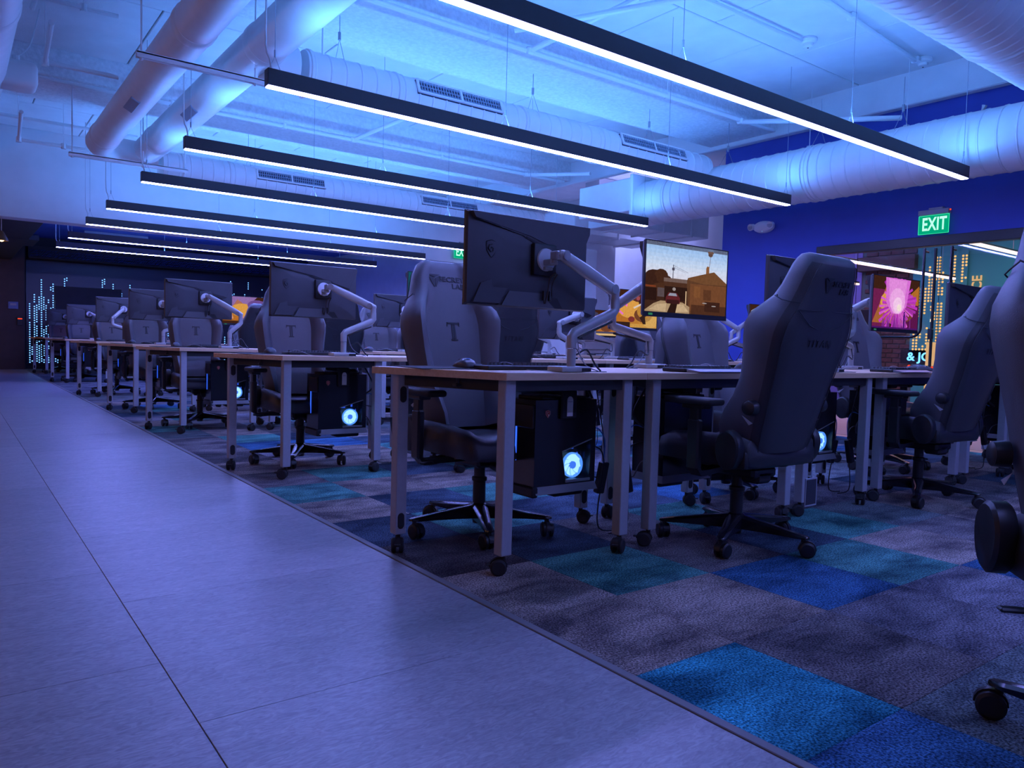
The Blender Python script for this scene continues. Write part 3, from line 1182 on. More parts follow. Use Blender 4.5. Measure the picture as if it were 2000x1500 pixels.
def make_table():
    t = empty('trapezoid_desk')
    bm = new_bm()
    poly = [(-TS / 2, 0), (TS / 2, 0), (TL / 2, TD), (-TL / 2, TD)]
    e = 0.0008
    poly = [(-TS / 2 + e, 0), (TS / 2 - e, 0), (TL / 2 - e, TD), (-TL / 2 + e, TD)]
    prism(bm, poly, TZ - 0.029, TZ)
    bmesh.ops.recalc_face_normals(bm, faces=bm.faces)
    bmesh.ops.bevel(bm, geom=[ed for ed in bm.edges], offset=0.0012, segments=1, affect='EDGES')
    obj('desktop', bm, M['wood'], t, 20)
    legs = [(-TS / 2 + 0.045, 0.055), (TS / 2 - 0.080, 0.055), (-TL / 2 + 0.105, TD - 0.06), (TL / 2 - 0.105, TD - 0.06)]
    for k, (x, y) in enumerate(legs):
        bm = new_bm()
        bx(bm, (x, y, (0.078 + TZ - 0.03) / 2), (0.05, 0.05, TZ - 0.03 - 0.078), bev=0.003)
        l = obj('leg', bm, M['leg'], t)
        bm = new_bm()
        caster_bm(bm, x, y, ang=(2.6, 3.6, 4.2, 5.4)[k])
        obj('caster', bm, M['black_soft'], l)
        # oval rubber caps on the inner faces
        s = 1 if y < 0.3 else -1
        for z in (0.665, 0.135):
            bm = new_bm()
            ring0, ring1 = [], []
            for q in range(18):
                a = 2 * PI * q / 18
                dz = (0.017 if math.sin(a) > 0 else -0.017) + 0.017 * math.sin(a)
                ring0.append((x + 0.016 * math.cos(a), y + s * 0.0245, z + dz))
                ring1.append((x + 0.014 * math.cos(a), y + s * 0.0285, z + dz * 0.93))
            loft(bm, [ring0, ring1])
            obj('oval_cap', bm, M['black_soft'], l)
    bm = new_bm()
    for (a, b) in ((0, 1), (2, 3)):
        y = legs[a][1]
        bx(bm, ((legs[a][0] + legs[b][0]) / 2, y, TZ - 0.052), (legs[b][0] - legs[a][0] - 0.05, 0.026, 0.044), bev=0.002)
    for (a, b) in ((0, 2), (1, 3)):
        p, q = Vector((*legs[a], TZ - 0.052)), Vector((*legs[b], TZ - 0.052))
        d = q - p
        bx(bm, (p + q) / 2, (d.length - 0.06, 0.026, 0.044), rot=(0, 0, math.atan2(d.y, d.x)), bev=0.002)
    obj('apron_rail', bm, M['black'], t)
    # hook under the slanted end
    bm = new_bm()
    cyl(bm, (-0.42, 0.26, TZ - 0.052), (-0.42, 0.26, TZ - 0.028), 0.008, n=10)
    bx(bm, (-0.42, 0.26, TZ - 0.058), (0.034, 0.03, 0.014), bev=0.003)
    obj('cable_hook', bm, M['black'], t)
    # cable grommet in the top
    bm = new_bm()
    cyl(bm, (0.18, 0.09, TZ - 0.002), (0.18, 0.09, TZ + 0.0025), 0.030, n=20)
    obj('grommet', bm, M['black'], t)
    return t


# ------------------------------------------------------------------ gaming chair (faces -y)
def back_ring(z, w, f, cy=0.0, th=0.095):
    """cross-section of the backrest at height z"""
    half = [(0.0, -0.030), (0.40 * w, -0.030), (0.60 * w, -0.030), (0.66 * w, -0.040 - 0.25 * f), (0.78 * w, -0.036 - 0.85 * f), (0.90 * w, -0.030 - f),
            (0.985 * w, -0.012 - 0.80 * f), (1.0 * w, 0.015 - 0.3 * f), (0.985 * w, 0.045), (0.88 * w, 0.045 + 0.035 * th / 0.095), (0.6 * w, th * 0.93), (0.3 * w, th), (0.0, th + 0.003)]
    pts = [(x, y + cy, z) for x, y in half]
    pts += [(-x, y + cy, z) for x, y in reversed(half[1:-1])]
    return pts


BACK = [(-0.02, 0.1910, 0.100), (0.03, 0.2025, 0.115), (0.10, 0.2120, 0.100), (0.18, 0.2197, 0.070), (0.27, 0.2273, 0.055), (0.36, 0.2387, 0.065), (0.44, 0.2502, 0.082),
        (0.495, 0.2540, 0.090), (0.545, 0.2445, 0.080), (0.59, 0.2216, 0.050), (0.63, 0.1977, 0.026), (0.68, 0.1795, 0.015), (0.73, 0.1662, 0.010), (0.77, 0.1528, 0.008),
        (0.795, 0.1366, 0.006)]


def interp_back(z):
    for a, b in zip(BACK[:-1], BACK[1:]):
        if a[0] <= z <= b[0]:
            t = (z - a[0]) / (b[0] - a[0])
            return a[1] + (b[1] - a[1]) * t, a[2] + (b[2] - a[2]) * t
    return BACK[-1][1], BACK[-1][2]


def make_chair():
    t = empty('gaming_chair')
    # five star base
    bm = new_bm()
    lathe(bm, [(0.030, 0.062), (0.046, 0.075), (0.050, 0.118), (0.040, 0.132), (0.030, 0.140)], 20)
    obj('base_hub', bm, M['black_gloss'], t)
    for k in range(5):
        a = math.radians(100 + 72 * k)
        c, s = math.cos(a), math.sin(a)
        def P(r, o, z): return (r * c - o * s, r * s + o * c, z)
        bm = new_bm()
        rings = []
        for (r, w, z0, z1) in ((0.030, 0.036, 0.072, 0.134), (0.12, 0.030, 0.076, 0.122), (0.22, 0.024, 0.078, 0.108), (0.30, 0.021, 0.078, 0.097), (0.335, 0.019, 0.080, 0.092), (0.345, 0.010, 0.082, 0.089)):
            rings.append([P(r, -w, z0), P(r, w, z0), P(r, w, z1 - 0.008), P(r, w * 0.6, z1), P(r, -w * 0.6, z1), P(r, -w, z1 - 0.008)])
        loft(bm, rings)
        l = obj('base_arm', bm, M['black_gloss'], t, 40)
        bm = new_bm()
        caster_bm(bm, 0.322 * c, 0.322 * s, r=0.034, stem_top=0.086, ang=a + (0.5, 1.9, 3.6, 5.0, 2.7)[k], brake=False, w=0.022)
        obj('caster', bm, M['black'], l)
    bm = new_bm()
    lathe(bm, [(0.028, 0.045), (0.030, 0.06), (0.030, 0.24), (0.036, 0.245), (0.036, 0.26), (0.026, 0.265), (0.026, 0.34)], 18)
    obj('gas_lift', bm, M['black'], t)
    bm = new_bm()
    bx(bm, (0, 0.02, 0.345), (0.17, 0.26, 0.05), bev=0.012)
    bx(bm, (0, 0.10, 0.325), (0.10, 0.10, 0.06), bev=0.012)
    bx(bm, (0, 0.02, 0.372), (0.34, 0.20, 0.014), bev=0.003)
    cyl(bm, (0, -0.10, 0.335), (0, -0.20, 0.315), 0.022, n=12)
    obj('tilt_mechanism', bm, M['black'], t)
    bm = new_bm()
    tube(bm, [(-0.08, 0.0, 0.345), (-0.20, 0.0, 0.345), (-0.28, -0.01, 0.350)], 0.006, 8)
    bx(bm, (-0.30, -0.012, 0.350), (0.07, 0.026, 0.010), bev=0.004)
    obj('height_lever', bm, M['black'], t)
    # seat
    bm = new_bm()
    rings = []
    for (y, zt, zb, w, bol) in ((-0.295, 0.405, 0.385, 0.205, 0.0), (-0.29, 0.440, 0.378, 0.225, 0.004), (-0.265, 0.468, 0.376, 0.240, 0.012), (-0.20, 0.480, 0.378, 0.250, 0.028),
                                (-0.08, 0.476, 0.380, 0.256, 0.045), (0.06, 0.470, 0.380, 0.258, 0.055), (0.17, 0.468, 0.380, 0.252, 0.055), (0.225, 0.462, 0.384, 0.240, 0.045), (0.235, 0.45, 0.395, 0.225, 0.03)):
        half = [(0, zt), (0.45 * w, zt), (0.66 * w, zt + 0.004), (0.76 * w, zt + bol * 0.85), (0.88 * w, zt + bol), (0.97 * w, zt + bol * 0.7 - 0.004), (w, (zt + zb) / 2 + bol * 0.3), (0.96 * w, zb + 0.008), (0.7 * w, zb), (0, zb)]
        rings.append([(x, y, z) for x, z in half] + [(-x, y, z) for x, z in reversed(half[1:-1])])
    loft(bm, rings)
    obj('seat', bm, M['leather_dk'], t, 50)
    # hinge covers and rear beam
    for s in (-1, 1):
        bm = new_bm()
        rings = []
        for (x, sc) in ((0.250, 0.95), (0.256, 1.0), (0.290, 1.0), (0.298, 0.88)):
            ring = []
            for k in range(20):
                a = 2 * PI * k / 20
                yy = 0.165 + 0.062 * sc * math.cos(a)
                zz = 0.475 + (0.075 if math.sin(a) > 0 else 0.095) * sc * math.sin(a)
                ring.append((s * x, yy, zz))
            rings.append(ring)
        loft(bm, rings)
        obj('hinge_cover', bm, M['black'], t, 40)
    bm = new_bm()
    bx(bm, (0, 0.205, 0.425), (0.50, 0.05, 0.085), bev=0.018, seg=2)
    obj('rear_beam', bm, M['black'], t)
    # armrests
    for s in (-1, 1):
        bm = new_bm()
        rings = []
        for (x, y, z, hx, hz) in ((0.15, 0.02, 0.362, 0.03, 0.012), (0.26, 0.02, 0.350, 0.03, 0.012), (0.305, 0.02, 0.350, 0.03, 0.013), (0.330, 0.02, 0.385, 0.03, 0.016)):
            rings.append([(s * x, y - hx, z - hz), (s * x, y + hx, z - hz), (s * x, y + hx, z + hz), (s * x, y - hx, z + hz)])
        loft(bm, rings)
        bx(bm, (s * 0.325, 0.02, 0.475), (0.034, 0.066, 0.22), bev=0.008)
        bx(bm, (s * 0.325, 0.02, 0.60), (0.026, 0.050, 0.10), bev=0.004)
        bx(bm, (s * 0.322, 0.02, 0.642), (0.060, 0.12, 0.022), bev=0.006)
        ar = obj('armrest', bm, M['black'], t)
        bm = new_bm()
        bx(bm, (s * 0.318, 0.0, 0.664), (0.098, 0.27, 0.030), bev=0.013, seg=3)
        obj('arm_pad', bm, M['black_soft'], ar)
    # backrest with its pivot at the hinge
    bk_pts = [back_ring(z, w, f) for z, w, f in BACK]
    bm = new_bm()
    rings = bk_pts[:]
    rings.append([(x * 0.93, (y - 0.03) * 0.86 + 0.03, 0.814) for x, y, z in bk_pts[-1]])
    rings.append([(x * 0.78, (y - 0.03) * 0.55 + 0.03, 0.826) for x, y, z in bk_pts[-1]])
    loft(bm, rings)
    for f in bm.faces:
        c = f.calc_center_median()
        if c.y > 0.050 and c.z < 0.80: f.material_index = 1  # rear faces take the leather with shade in its colour
    bk = obj('backrest', bm, [M['leather'], M['leather_shade']], t, 60)
    bk.location = (0, 0.16, 0.495)
    bk.rotation_euler = (math.radians(-15), 0, 0)
    # seams
    bm = new_bm()
    for s in (-1, 1):
        fr = [(s * w * 0.635, -0.0335 - 0.02 * f, z) for z, w, f in BACK[:10]]
        tube(bm, fr, 0.0022, 5)
        w0, f0 = interp_back(0.60)
        # wing seam that climbs into the headrest
        tube(bm, [(s * BACK[9][1] * 0.635, -0.034, BACK[9][0]), (s * 0.165, -0.034, 0.615), (s * 0.203, -0.022, 0.64)], 0.0022, 5)
        tube(bm, [(s * 0.205, -0.03, 0.635), (s * 0.211, 0.01, 0.628), (s * 0.207, 0.047, 0.628), (s * 0.185, 0.082, 0.632)], 0.0022, 5)
        hd = [(s * interp_back(z)[0] * 0.80, -0.037, z) for z in (0.645, 0.68, 0.72, 0.76, 0.79)]
        tube(bm, hd, 0.002, 5)
        bkk = [(s * w * 0.90, 0.0815, z) for z, w, f in BACK[:15]]
        tube(bm, bkk, 0.0022, 5)
    tube(bm, [(x, 0.080, 0.795) for x in (-0.122, 0.122)], 0.0018, 5)
    bs = lambda x, z: (x, 0.0955 - 0.16 * (abs(x) / interp_back(z)[0]) ** 6 * 0.12, z)
    tube(bm, [bs(x, 0.607) for x in (-0.19, -0.14, -0.07, 0.07, 0.14, 0.19)], 0.0018, 5)
    for s in (-1, 1):
        tube(bm, [bs(s * 0.19, 0.604), bs(s * 0.15, 0.575), bs(s * 0.10, 0.545), bs(s * 0.04, 0.53)], 0.0018, 5)
    obj('seam_piping', bm, M['piping'], bk)
    # front emblem and lettering
    Mf = Matrix(((1, 0, 0, 0), (0, 0, -1, -0.0312), (0, 1, 0, 0), (0, 0, 0, 1)))       # x right of the viewer in front is -x of the chair? (faces -y)
    def emblem(mirror_M):
        bm = new_bm()
        tri = lambda pts: prism(bm, pts, 0, 0.0012, mirror_M)
        tri([(-0.033, 0.030), (0.033, 0.030), (0.004, 0.016), (-0.004, 0.016)])
        tri([(-0.035, 0.026), (-0.003, 0.011), (-0.002, -0.034), (-0.006, -0.034)])
        tri([(0.035, 0.026), (0.003, 0.011), (0.002, -0.034), (0.006, -0.034)])
        return bm
    obj('headrest_emblem', emblem(Mf @ Matrix.Translation((-0.072, 0.715, 0))), M['print'], bk, 0)
    text_mesh('headrest_lettering', 'SECRET', 0.036, M['print'], bk, Mf @ Matrix.Translation((0.025, 0.722, 0.0004)), bold=0.0008, sx=1.15, spacing=1.06)
    text_mesh('headrest_lettering', 'LAB', 0.036, M['print'], bk, Mf @ Matrix.Translation((0.060, 0.688, 0.0004)), bold=0.0008, sx=1.15, spacing=1.06)
    bm = new_bm()
    for p in ([(-0.036, 0.045), (0.036, 0.045), (0.036, 0.036), (-0.036, 0.036)], [(-0.036, 0.046), (-0.029, 0.046), (-0.033, 0.024), (-0.036, 0.024)],
              [(0.036, 0.046), (0.029, 0.046), (0.033, 0.024), (0.036, 0.024)], [(-0.011, 0.036), (-0.002, 0.036), (-0.002, -0.042), (-0.011, -0.042)],
              [(0.001, 0.036), (0.011, 0.036), (0.011, -0.042), (0.001, -0.042)], [(-0.019, -0.040), (0.019, -0.040), (0.019, -0.047), (-0.019, -0.047)]):
        prism(bm, p, 0, 0.0012, Mf @ Matrix.Translation((0.0, 0.455, 0.0)))
    obj('chest_emblem', bm, M['print'], bk, 0)
    Mb = Matrix(((-1, 0, 0, 0), (0, 0, 1, 0.0982), (0, 1, 0, 0), (0, 0, 0, 1)))
    obj('back_emblem', emblem(Mb @ Matrix.Translation((-0.050, 0.715, -0.003))), M['print'], bk, 0)
    text_mesh('back_lettering', 'SECRET', 0.032, M['print'], bk, Mb @ Matrix.Translation((0.032, 0.722, 0.0)), depth=0.002, bold=0.0008, sx=1.1)
    text_mesh('back_lettering', 'LAB', 0.032, M['print'], bk, Mb @ Matrix.Translation((0.060, 0.692, 0.0)), depth=0.002, bold=0.0008, sx=1.1)
    text_mesh('back_lettering', 'TITAN', 0.046, M['piping'], bk, Mb @ Matrix.Translation((0.0, 0.47, 0.0015)), depth=0.001, sx=1.1, spacing=1.2)
    for s in (-1, 1):
        bm = new_bm()
        cyl(bm, (s * 0.228, 0.035, 0.17), (s * 0.262, 0.037, 0.17), 0.034, 0.030, n=20)
        cyl(bm, (s * 0.262, 0.037, 0.17), (s * 0.266, 0.037, 0.17), 0.030, 0.024, n=20)
        obj('lumbar_knob', bm, M['black'], bk, 40)
        bm = new_bm()
        prism(bm, [(-0.03, 0.012), (0.03, 0.0), (0.015, -0.014)], 0, 0.0012, Matrix(((0, 0, s, s * 0.2345), (1, 0, 0, 0.03), (0, 1, 0, 0.11), (0, 0, 0, 1))))
        obj('side_tab', bm, M['leg'], bk, 0)
    return t


# ------------------------------------------------------------------ screen pictures: coloured polygons (u 0..1, v 0..1, v up)
def srgb(h):
    h = h.lstrip('#')
    c = [int(h[i:i + 2], 16) / 255 for i in (0, 2, 4)]
    return tuple((x / 12.92 if x <= 0.04045 else ((x + 0.055) / 1.055) ** 2.4) for x in c)


SCR = {}
def poly(*p): return list(p)
def rect(a, b, c, d): return [(a, b), (c, b), (c, d), (a, d)]


def disc(cx, cy, rx, ry, n=14): return [(cx + rx * math.cos(2 * PI * k / n), cy + ry * math.sin(2 * PI * k / n)) for k in range(n)]


rs = random.Random(5)
street = []
for k in range(10):
    street.append((['#93b7ea', '#9dbfec', '#a6c5ee', '#b0caee', '#bacfee', '#c3d4ee', '#cbd6ec', '#d0d6ea', '#d4d6e8', '#d6d4e4'][k], rect(0, 0.98 - 0.053 * (k + 1), 1, 1.0 - 0.053 * k)))
street += [('#3c241c', rect(0, 0.0, 1, 0.47)), ('#4a2c1e', rect(0.0, 0.30, 0.34, 0.50)),
           ('#3a2119', disc(0.10, 0.50, 0.11, 0.10)), ('#44281c', disc(0.18, 0.52, 0.08, 0.10)), ('#3a2119', disc(0.05, 0.46, 0.08, 0.09)), ('#432820', disc(0.25, 0.48, 0.05, 0.05)),
           ('#6f5a55', rect(0.21, 0.44, 0.50, 0.50)), ('#4b2e22', rect(0.21, 0.36, 0.50, 0.445)), ('#2c1915', rect(0.22, 0.18, 0.50, 0.38)), ('#57494d', rect(0.14, 0.22, 0.22, 0.35)), ('#2a1714', rect(0.0, 0.16, 0.13, 0.34)), ('#7a3a22', rect(0.0, 0.35, 0.12, 0.375)),
           ('#5c3b28', poly((0.49, 0.49), (0.50, 0.53), (0.66, 0.595), (0.83, 0.66), (1.0, 0.50), (1.0, 0.0), (0.52, 0.0), (0.50, 0.2))),
           ('#6e482e', poly((0.50, 0.50), (0.50, 0.53), (0.66, 0.595), (0.83, 0.655), (1.0, 0.50), (1.0, 0.47), (0.7, 0.46))),
           ('#70452c', rect(0.53, 0.05, 1.0, 0.45)), ('#7b4d2e', rect(0.58, 0.25, 0.66, 0.42)), ('#5a3624', rect(0.70, 0.22, 0.80, 0.38)), ('#4c2d20', rect(0.55, 0.0, 1.0, 0.14)), ('#3b221b', rect(0.72, 0.05, 0.92, 0.20)),
           ('#8a5a3a', poly((0.725, 0.62), (0.765, 0.635), (0.765, 0.72), (0.755, 0.735), (0.735, 0.735), (0.725, 0.70))), ('#6b4a3e', poly((0.762, 0.72), (0.768, 0.72), (0.782, 0.91), (0.778, 0.91))),
           ('#5f4640', disc(0.775, 0.915, 0.030, 0.035)), ('#6d524a', disc(0.760, 0.945, 0.022, 0.02)), ('#6d524a', disc(0.795, 0.945, 0.022, 0.02)),
           ('#4c4a5c', poly((0.312, 0.50), (0.320, 0.50), (0.322, 0.70), (0.314, 0.70))), ('#4c4a5c', rect(0.303, 0.615, 0.333, 0.655)), ('#6a6d86', poly((0.322, 0.685), (0.50, 0.60), (0.50, 0.604), (0.322, 0.690))), ('#6a6d86', poly((0.322, 0.66), (0.46, 0.60), (0.46, 0.603), (0.322, 0.665))),
           ('#a88c6c', poly((0.0, 0.02), (0.10, 0.12), (0.18, 0.165), (0.44, 0.16), (0.53, 0.10), (0.53, 0.0), (0.0, 0.0))), ('#c2a682', poly((0.05, 0.03), (0.14, 0.11), (0.25, 0.13), (0.24, 0.01))), ('#c4a884', poly((0.36, 0.01), (0.38, 0.13), (0.45, 0.13), (0.52, 0.03))),
           ('#2b1814', poly((0.26, 0.0), (0.30, 0.13), (0.38, 0.14), (0.36, 0.0))), ('#2a1613', disc(0.33, 0.22, 0.10, 0.085)), ('#5d2228', poly((0.24, 0.14), (0.24, 0.22), (0.27, 0.29), (0.37, 0.29), (0.41, 0.22), (0.41, 0.14))), ('#9295a8', poly((0.265, 0.245), (0.285, 0.285), (0.36, 0.285), (0.375, 0.245))), ('#381a1c', rect(0.25, 0.13, 0.40, 0.19)), ('#9a8f8e', disc(0.335, 0.345, 0.02, 0.025)), ('#cfae88', rect(0.475, 0.12, 0.488, 0.33)), ('#a39a9a', disc(0.72, 0.175, 0.03, 0.008)), ('#a39a9a', disc(0.84, 0.14, 0.03, 0.008))]
SCR['street'] = street
burst = [('#8a3c2a', rect(0, 0, 1, 1)), ('#6d1f4e', rect(0.0, 0.0, 0.30, 0.75)), ('#5a164a', rect(0.72, 0.0, 1, 0.5))]
for k in range(60):
    a = 2 * PI * k / 60 + rs.uniform(-0.03, 0.03)
    L = rs.uniform(0.34, 0.62)
    burst.append((rs.choice(['#c23fc0', '#b535b4', '#d45ccd', '#a52ea6']), [(0.5 + 0.02 * math.cos(a + 1.5), 0.5 + 0.02 * math.sin(a + 1.5)), (0.52 + L * 0.75 * math.cos(a - 0.05), 0.48 + L * math.sin(a - 0.05)), (0.52 + L * 0.75 * math.cos(a + 0.05), 0.48 + L * math.sin(a + 0.05))]))
burst += [('#d56ed2', poly((0.25, 0.99), (0.80, 0.99), (0.72, 0.45), (0.60, 0.30), (0.40, 0.30), (0.28, 0.5))), ('#e08adb', poly((0.32, 0.97), (0.72, 0.97), (0.66, 0.45), (0.56, 0.30), (0.44, 0.30), (0.34, 0.55))), ('#eaa6e4', disc(0.52, 0.55, 0.17, 0.26)), ('#f2c6ea', disc(0.53, 0.47, 0.10, 0.16)), ('#f3e0d8', disc(0.56, 0.42, 0.05, 0.07))]
for k in range(16):
    x = rs.uniform(0.2, 0.85)
    burst.append(('#7a2a8a', poly((x, 0.02), (x + 0.025, 0.02), (x + 0.018, rs.uniform(0.14, 0.30)), (x + 0.008, rs.uniform(0.14, 0.30)))))
burst += [('#4a1470', poly((0.66, 0.03), (0.70, 0.03), (0.705, 0.26), (0.70, 0.31), (0.67, 0.31), (0.665, 0.26))), ('#4a1470', disc(0.685, 0.335, 0.016, 0.022)), ('#4a1466', rect(0.0, 0.0, 1.0, 0.03))]
SCR['burst'] = burst
gold = [('#46261a', rect(0, 0, 1, 1)), ('#c99446', poly((0.42, 0.0), (0.40, 0.45), (0.55, 0.75), (0.62, 1.0), (1, 1), (1, 0))), ('#e8c988', poly((0.6, 0.75), (0.62, 1.0), (1, 1), (1, 0.8))), ('#d3a45c', disc(0.86, 0.25, 0.2, 0.25)), ('#b98238', disc(0.72, 0.45, 0.16, 0.2)), ('#5a2c28', disc(0.56, 0.84, 0.10, 0.14)), ('#3e1f1d', disc(0.66, 0.72, 0.07, 0.12)), ('#9a4a50', disc(0.58, 0.80, 0.04, 0.06)),
        ('#e46ad0', poly((0.06, 0.66), (0.09, 0.68), (0.15, 0.50), (0.28, 0.36), (0.26, 0.33), (0.12, 0.46))), ('#f29be0', disc(0.075, 0.655, 0.022, 0.03)), ('#e46ad0', poly((0.24, 0.70), (0.28, 0.72), (0.36, 0.60), (0.34, 0.55))), ('#d8c8bc', poly((0.48, 0.55), (0.78, 0.76), (0.80, 0.73), (0.50, 0.51))), ('#33201c', poly((0.62, 0.28), (0.86, 0.50), (0.90, 0.46), (0.74, 0.30), (0.76, 0.10), (0.70, 0.10))), ('#7a3030', disc(0.45, 0.22, 0.07, 0.08)), ('#33201c', rect(0.0, 0.0, 0.42, 0.14))]
SCR['gold'] = gold
pale = [('#b9c3e6', rect(0, 0, 1, 1)), ('#c9cfe8', disc(0.4, 0.7, 0.4, 0.25)), ('#a9b7e2', disc(0.8, 0.8, 0.25, 0.2)), ('#4f8ee0', poly((0.45, 0.0), (0.40, 0.25), (0.55, 0.50), (0.66, 0.62), (0.80, 0.66), (0.95, 0.50), (1.0, 0.3), (1.0, 0.0))), ('#6aa6ea', poly((0.50, 0.1), (0.62, 0.42), (0.80, 0.56), (0.92, 0.42), (0.8, 0.2))), ('#3b76cf', poly((0.45, 0.0), (0.55, 0.22), (0.80, 0.18), (1, 0.0)))]
SCR['pale'] = pale
cloud = [('#5f5a78', rect(0, 0, 1, 1)), ('#7c7288', disc(0.3, 0.62, 0.3, 0.18)), ('#8d7f90', disc(0.6, 0.45, 0.34, 0.15)), ('#6b6684', disc(0.8, 0.7, 0.2, 0.15)), ('#a08a88', disc(0.75, 0.82, 0.14, 0.05)), ('#3e3b58', disc(0.2, 0.85, 0.25, 0.1)), ('#9b8d96', disc(0.25, 0.3, 0.3, 0.1)), ('#d8b47e', rect(0, 0.0, 1, 0.08)), ('#4a4660', rect(0, 0.08, 1, 0.16))]
SCR['cloud'] = cloud
pinkr = [('#a01c48', rect(0, 0, 1, 1)), ('#d8407a', poly((0, 1), (0.5, 0.2), (1, 0.9))), ('#e77aa6', disc(0.3, 0.6, 0.12, 0.2)), ('#5a1030', rect(0, 0, 1, 0.25))]
SCR['pink'] = pinkr
orange = [('#3c2016', rect(0, 0, 1, 1)), ('#b06a28', poly((0, 0.1), (0.3, 0.9), (0.6, 0.5), (1, 0.9), (1, 0.1))), ('#d89a48', disc(0.4, 0.5, 0.25, 0.25)), ('#70402a', disc(0.7, 0.35, 0.2, 0.2))]
SCR['orange'] = orange
lav = [('#56427c', rect(0, 0, 1, 1)), ('#8c6aa8', poly((0, 1), (0.0, 0.4), (0.5, 0.65), (0.7, 1))), ('#d69a78', poly((0.0, 0.9), (0.16, 0.15), (0.22, 0.18), (0.10, 0.92))), ('#a06a72', poly((0.3, 0.0), (0.5, 0.32), (0.75, 0.36), (1, 0.2), (1, 0))), ('#6a4a8c', disc(0.7, 0.7, 0.2, 0.2)), ('#c98a86', disc(0.55, 0.18, 0.2, 0.12))]
SCR['lavender'] = lav
tealc = [('#0b1630', rect(0, 0, 1, 1)), ('#2a7fd0', rect(0.12, 0.1, 0.22, 0.95)), ('#3fa0e8', rect(0.34, 0.1, 0.42, 0.95)), ('#2a7fd0', rect(0.58, 0.05, 0.68, 0.98)), ('#155060', rect(0.0, 0.0, 0.1, 1)), ('#7a5a30', rect(0.3, 0.0, 1, 0.1)), ('#5a4426', poly((0.3, 0.5), (0.6, 0.7), (0.6, 0.62), (0.3, 0.42)))]
SCR['teal'] = tealc
MW, MH = 0.615, 0.362


def screen_obj(key, parent, cache={}):
    if key in cache:
        return link_mesh('screen', cache[key], parent)
    W2, H2 = MW - 0.014, MH - 0.030
    vs, fs, cs = [], [], []
    for n, (c, p) in enumerate(SCR[key]):
        i0 = len(vs)
        for u, v in p:
            u = min(max(u, 0), 1); v = min(max(v, 0), 1)
            # screen faces -y, viewer sees u to the right (+x)
            vs.append(((u - 0.5) * W2, -0.0014 - n * 0.00001, (v - 0.5) * H2 + 0.009))
        fs.append(list(range(i0, len(vs))))
        cs.append(srgb(c))
    me = bpy.data.meshes.new('screen')
    me.from_pydata(vs, [], fs)
    ca = me.color_attributes.new('Col', 'FLOAT_COLOR', 'CORNER')
    k = 0
    for p, c in zip(me.polygons, cs):
        for li in p.loop_indices:
            ca.data[li].color = (*c, 1)
    me.materials.append(M['screen'])
    cache[key] = me
    return link_mesh('screen', me, parent)


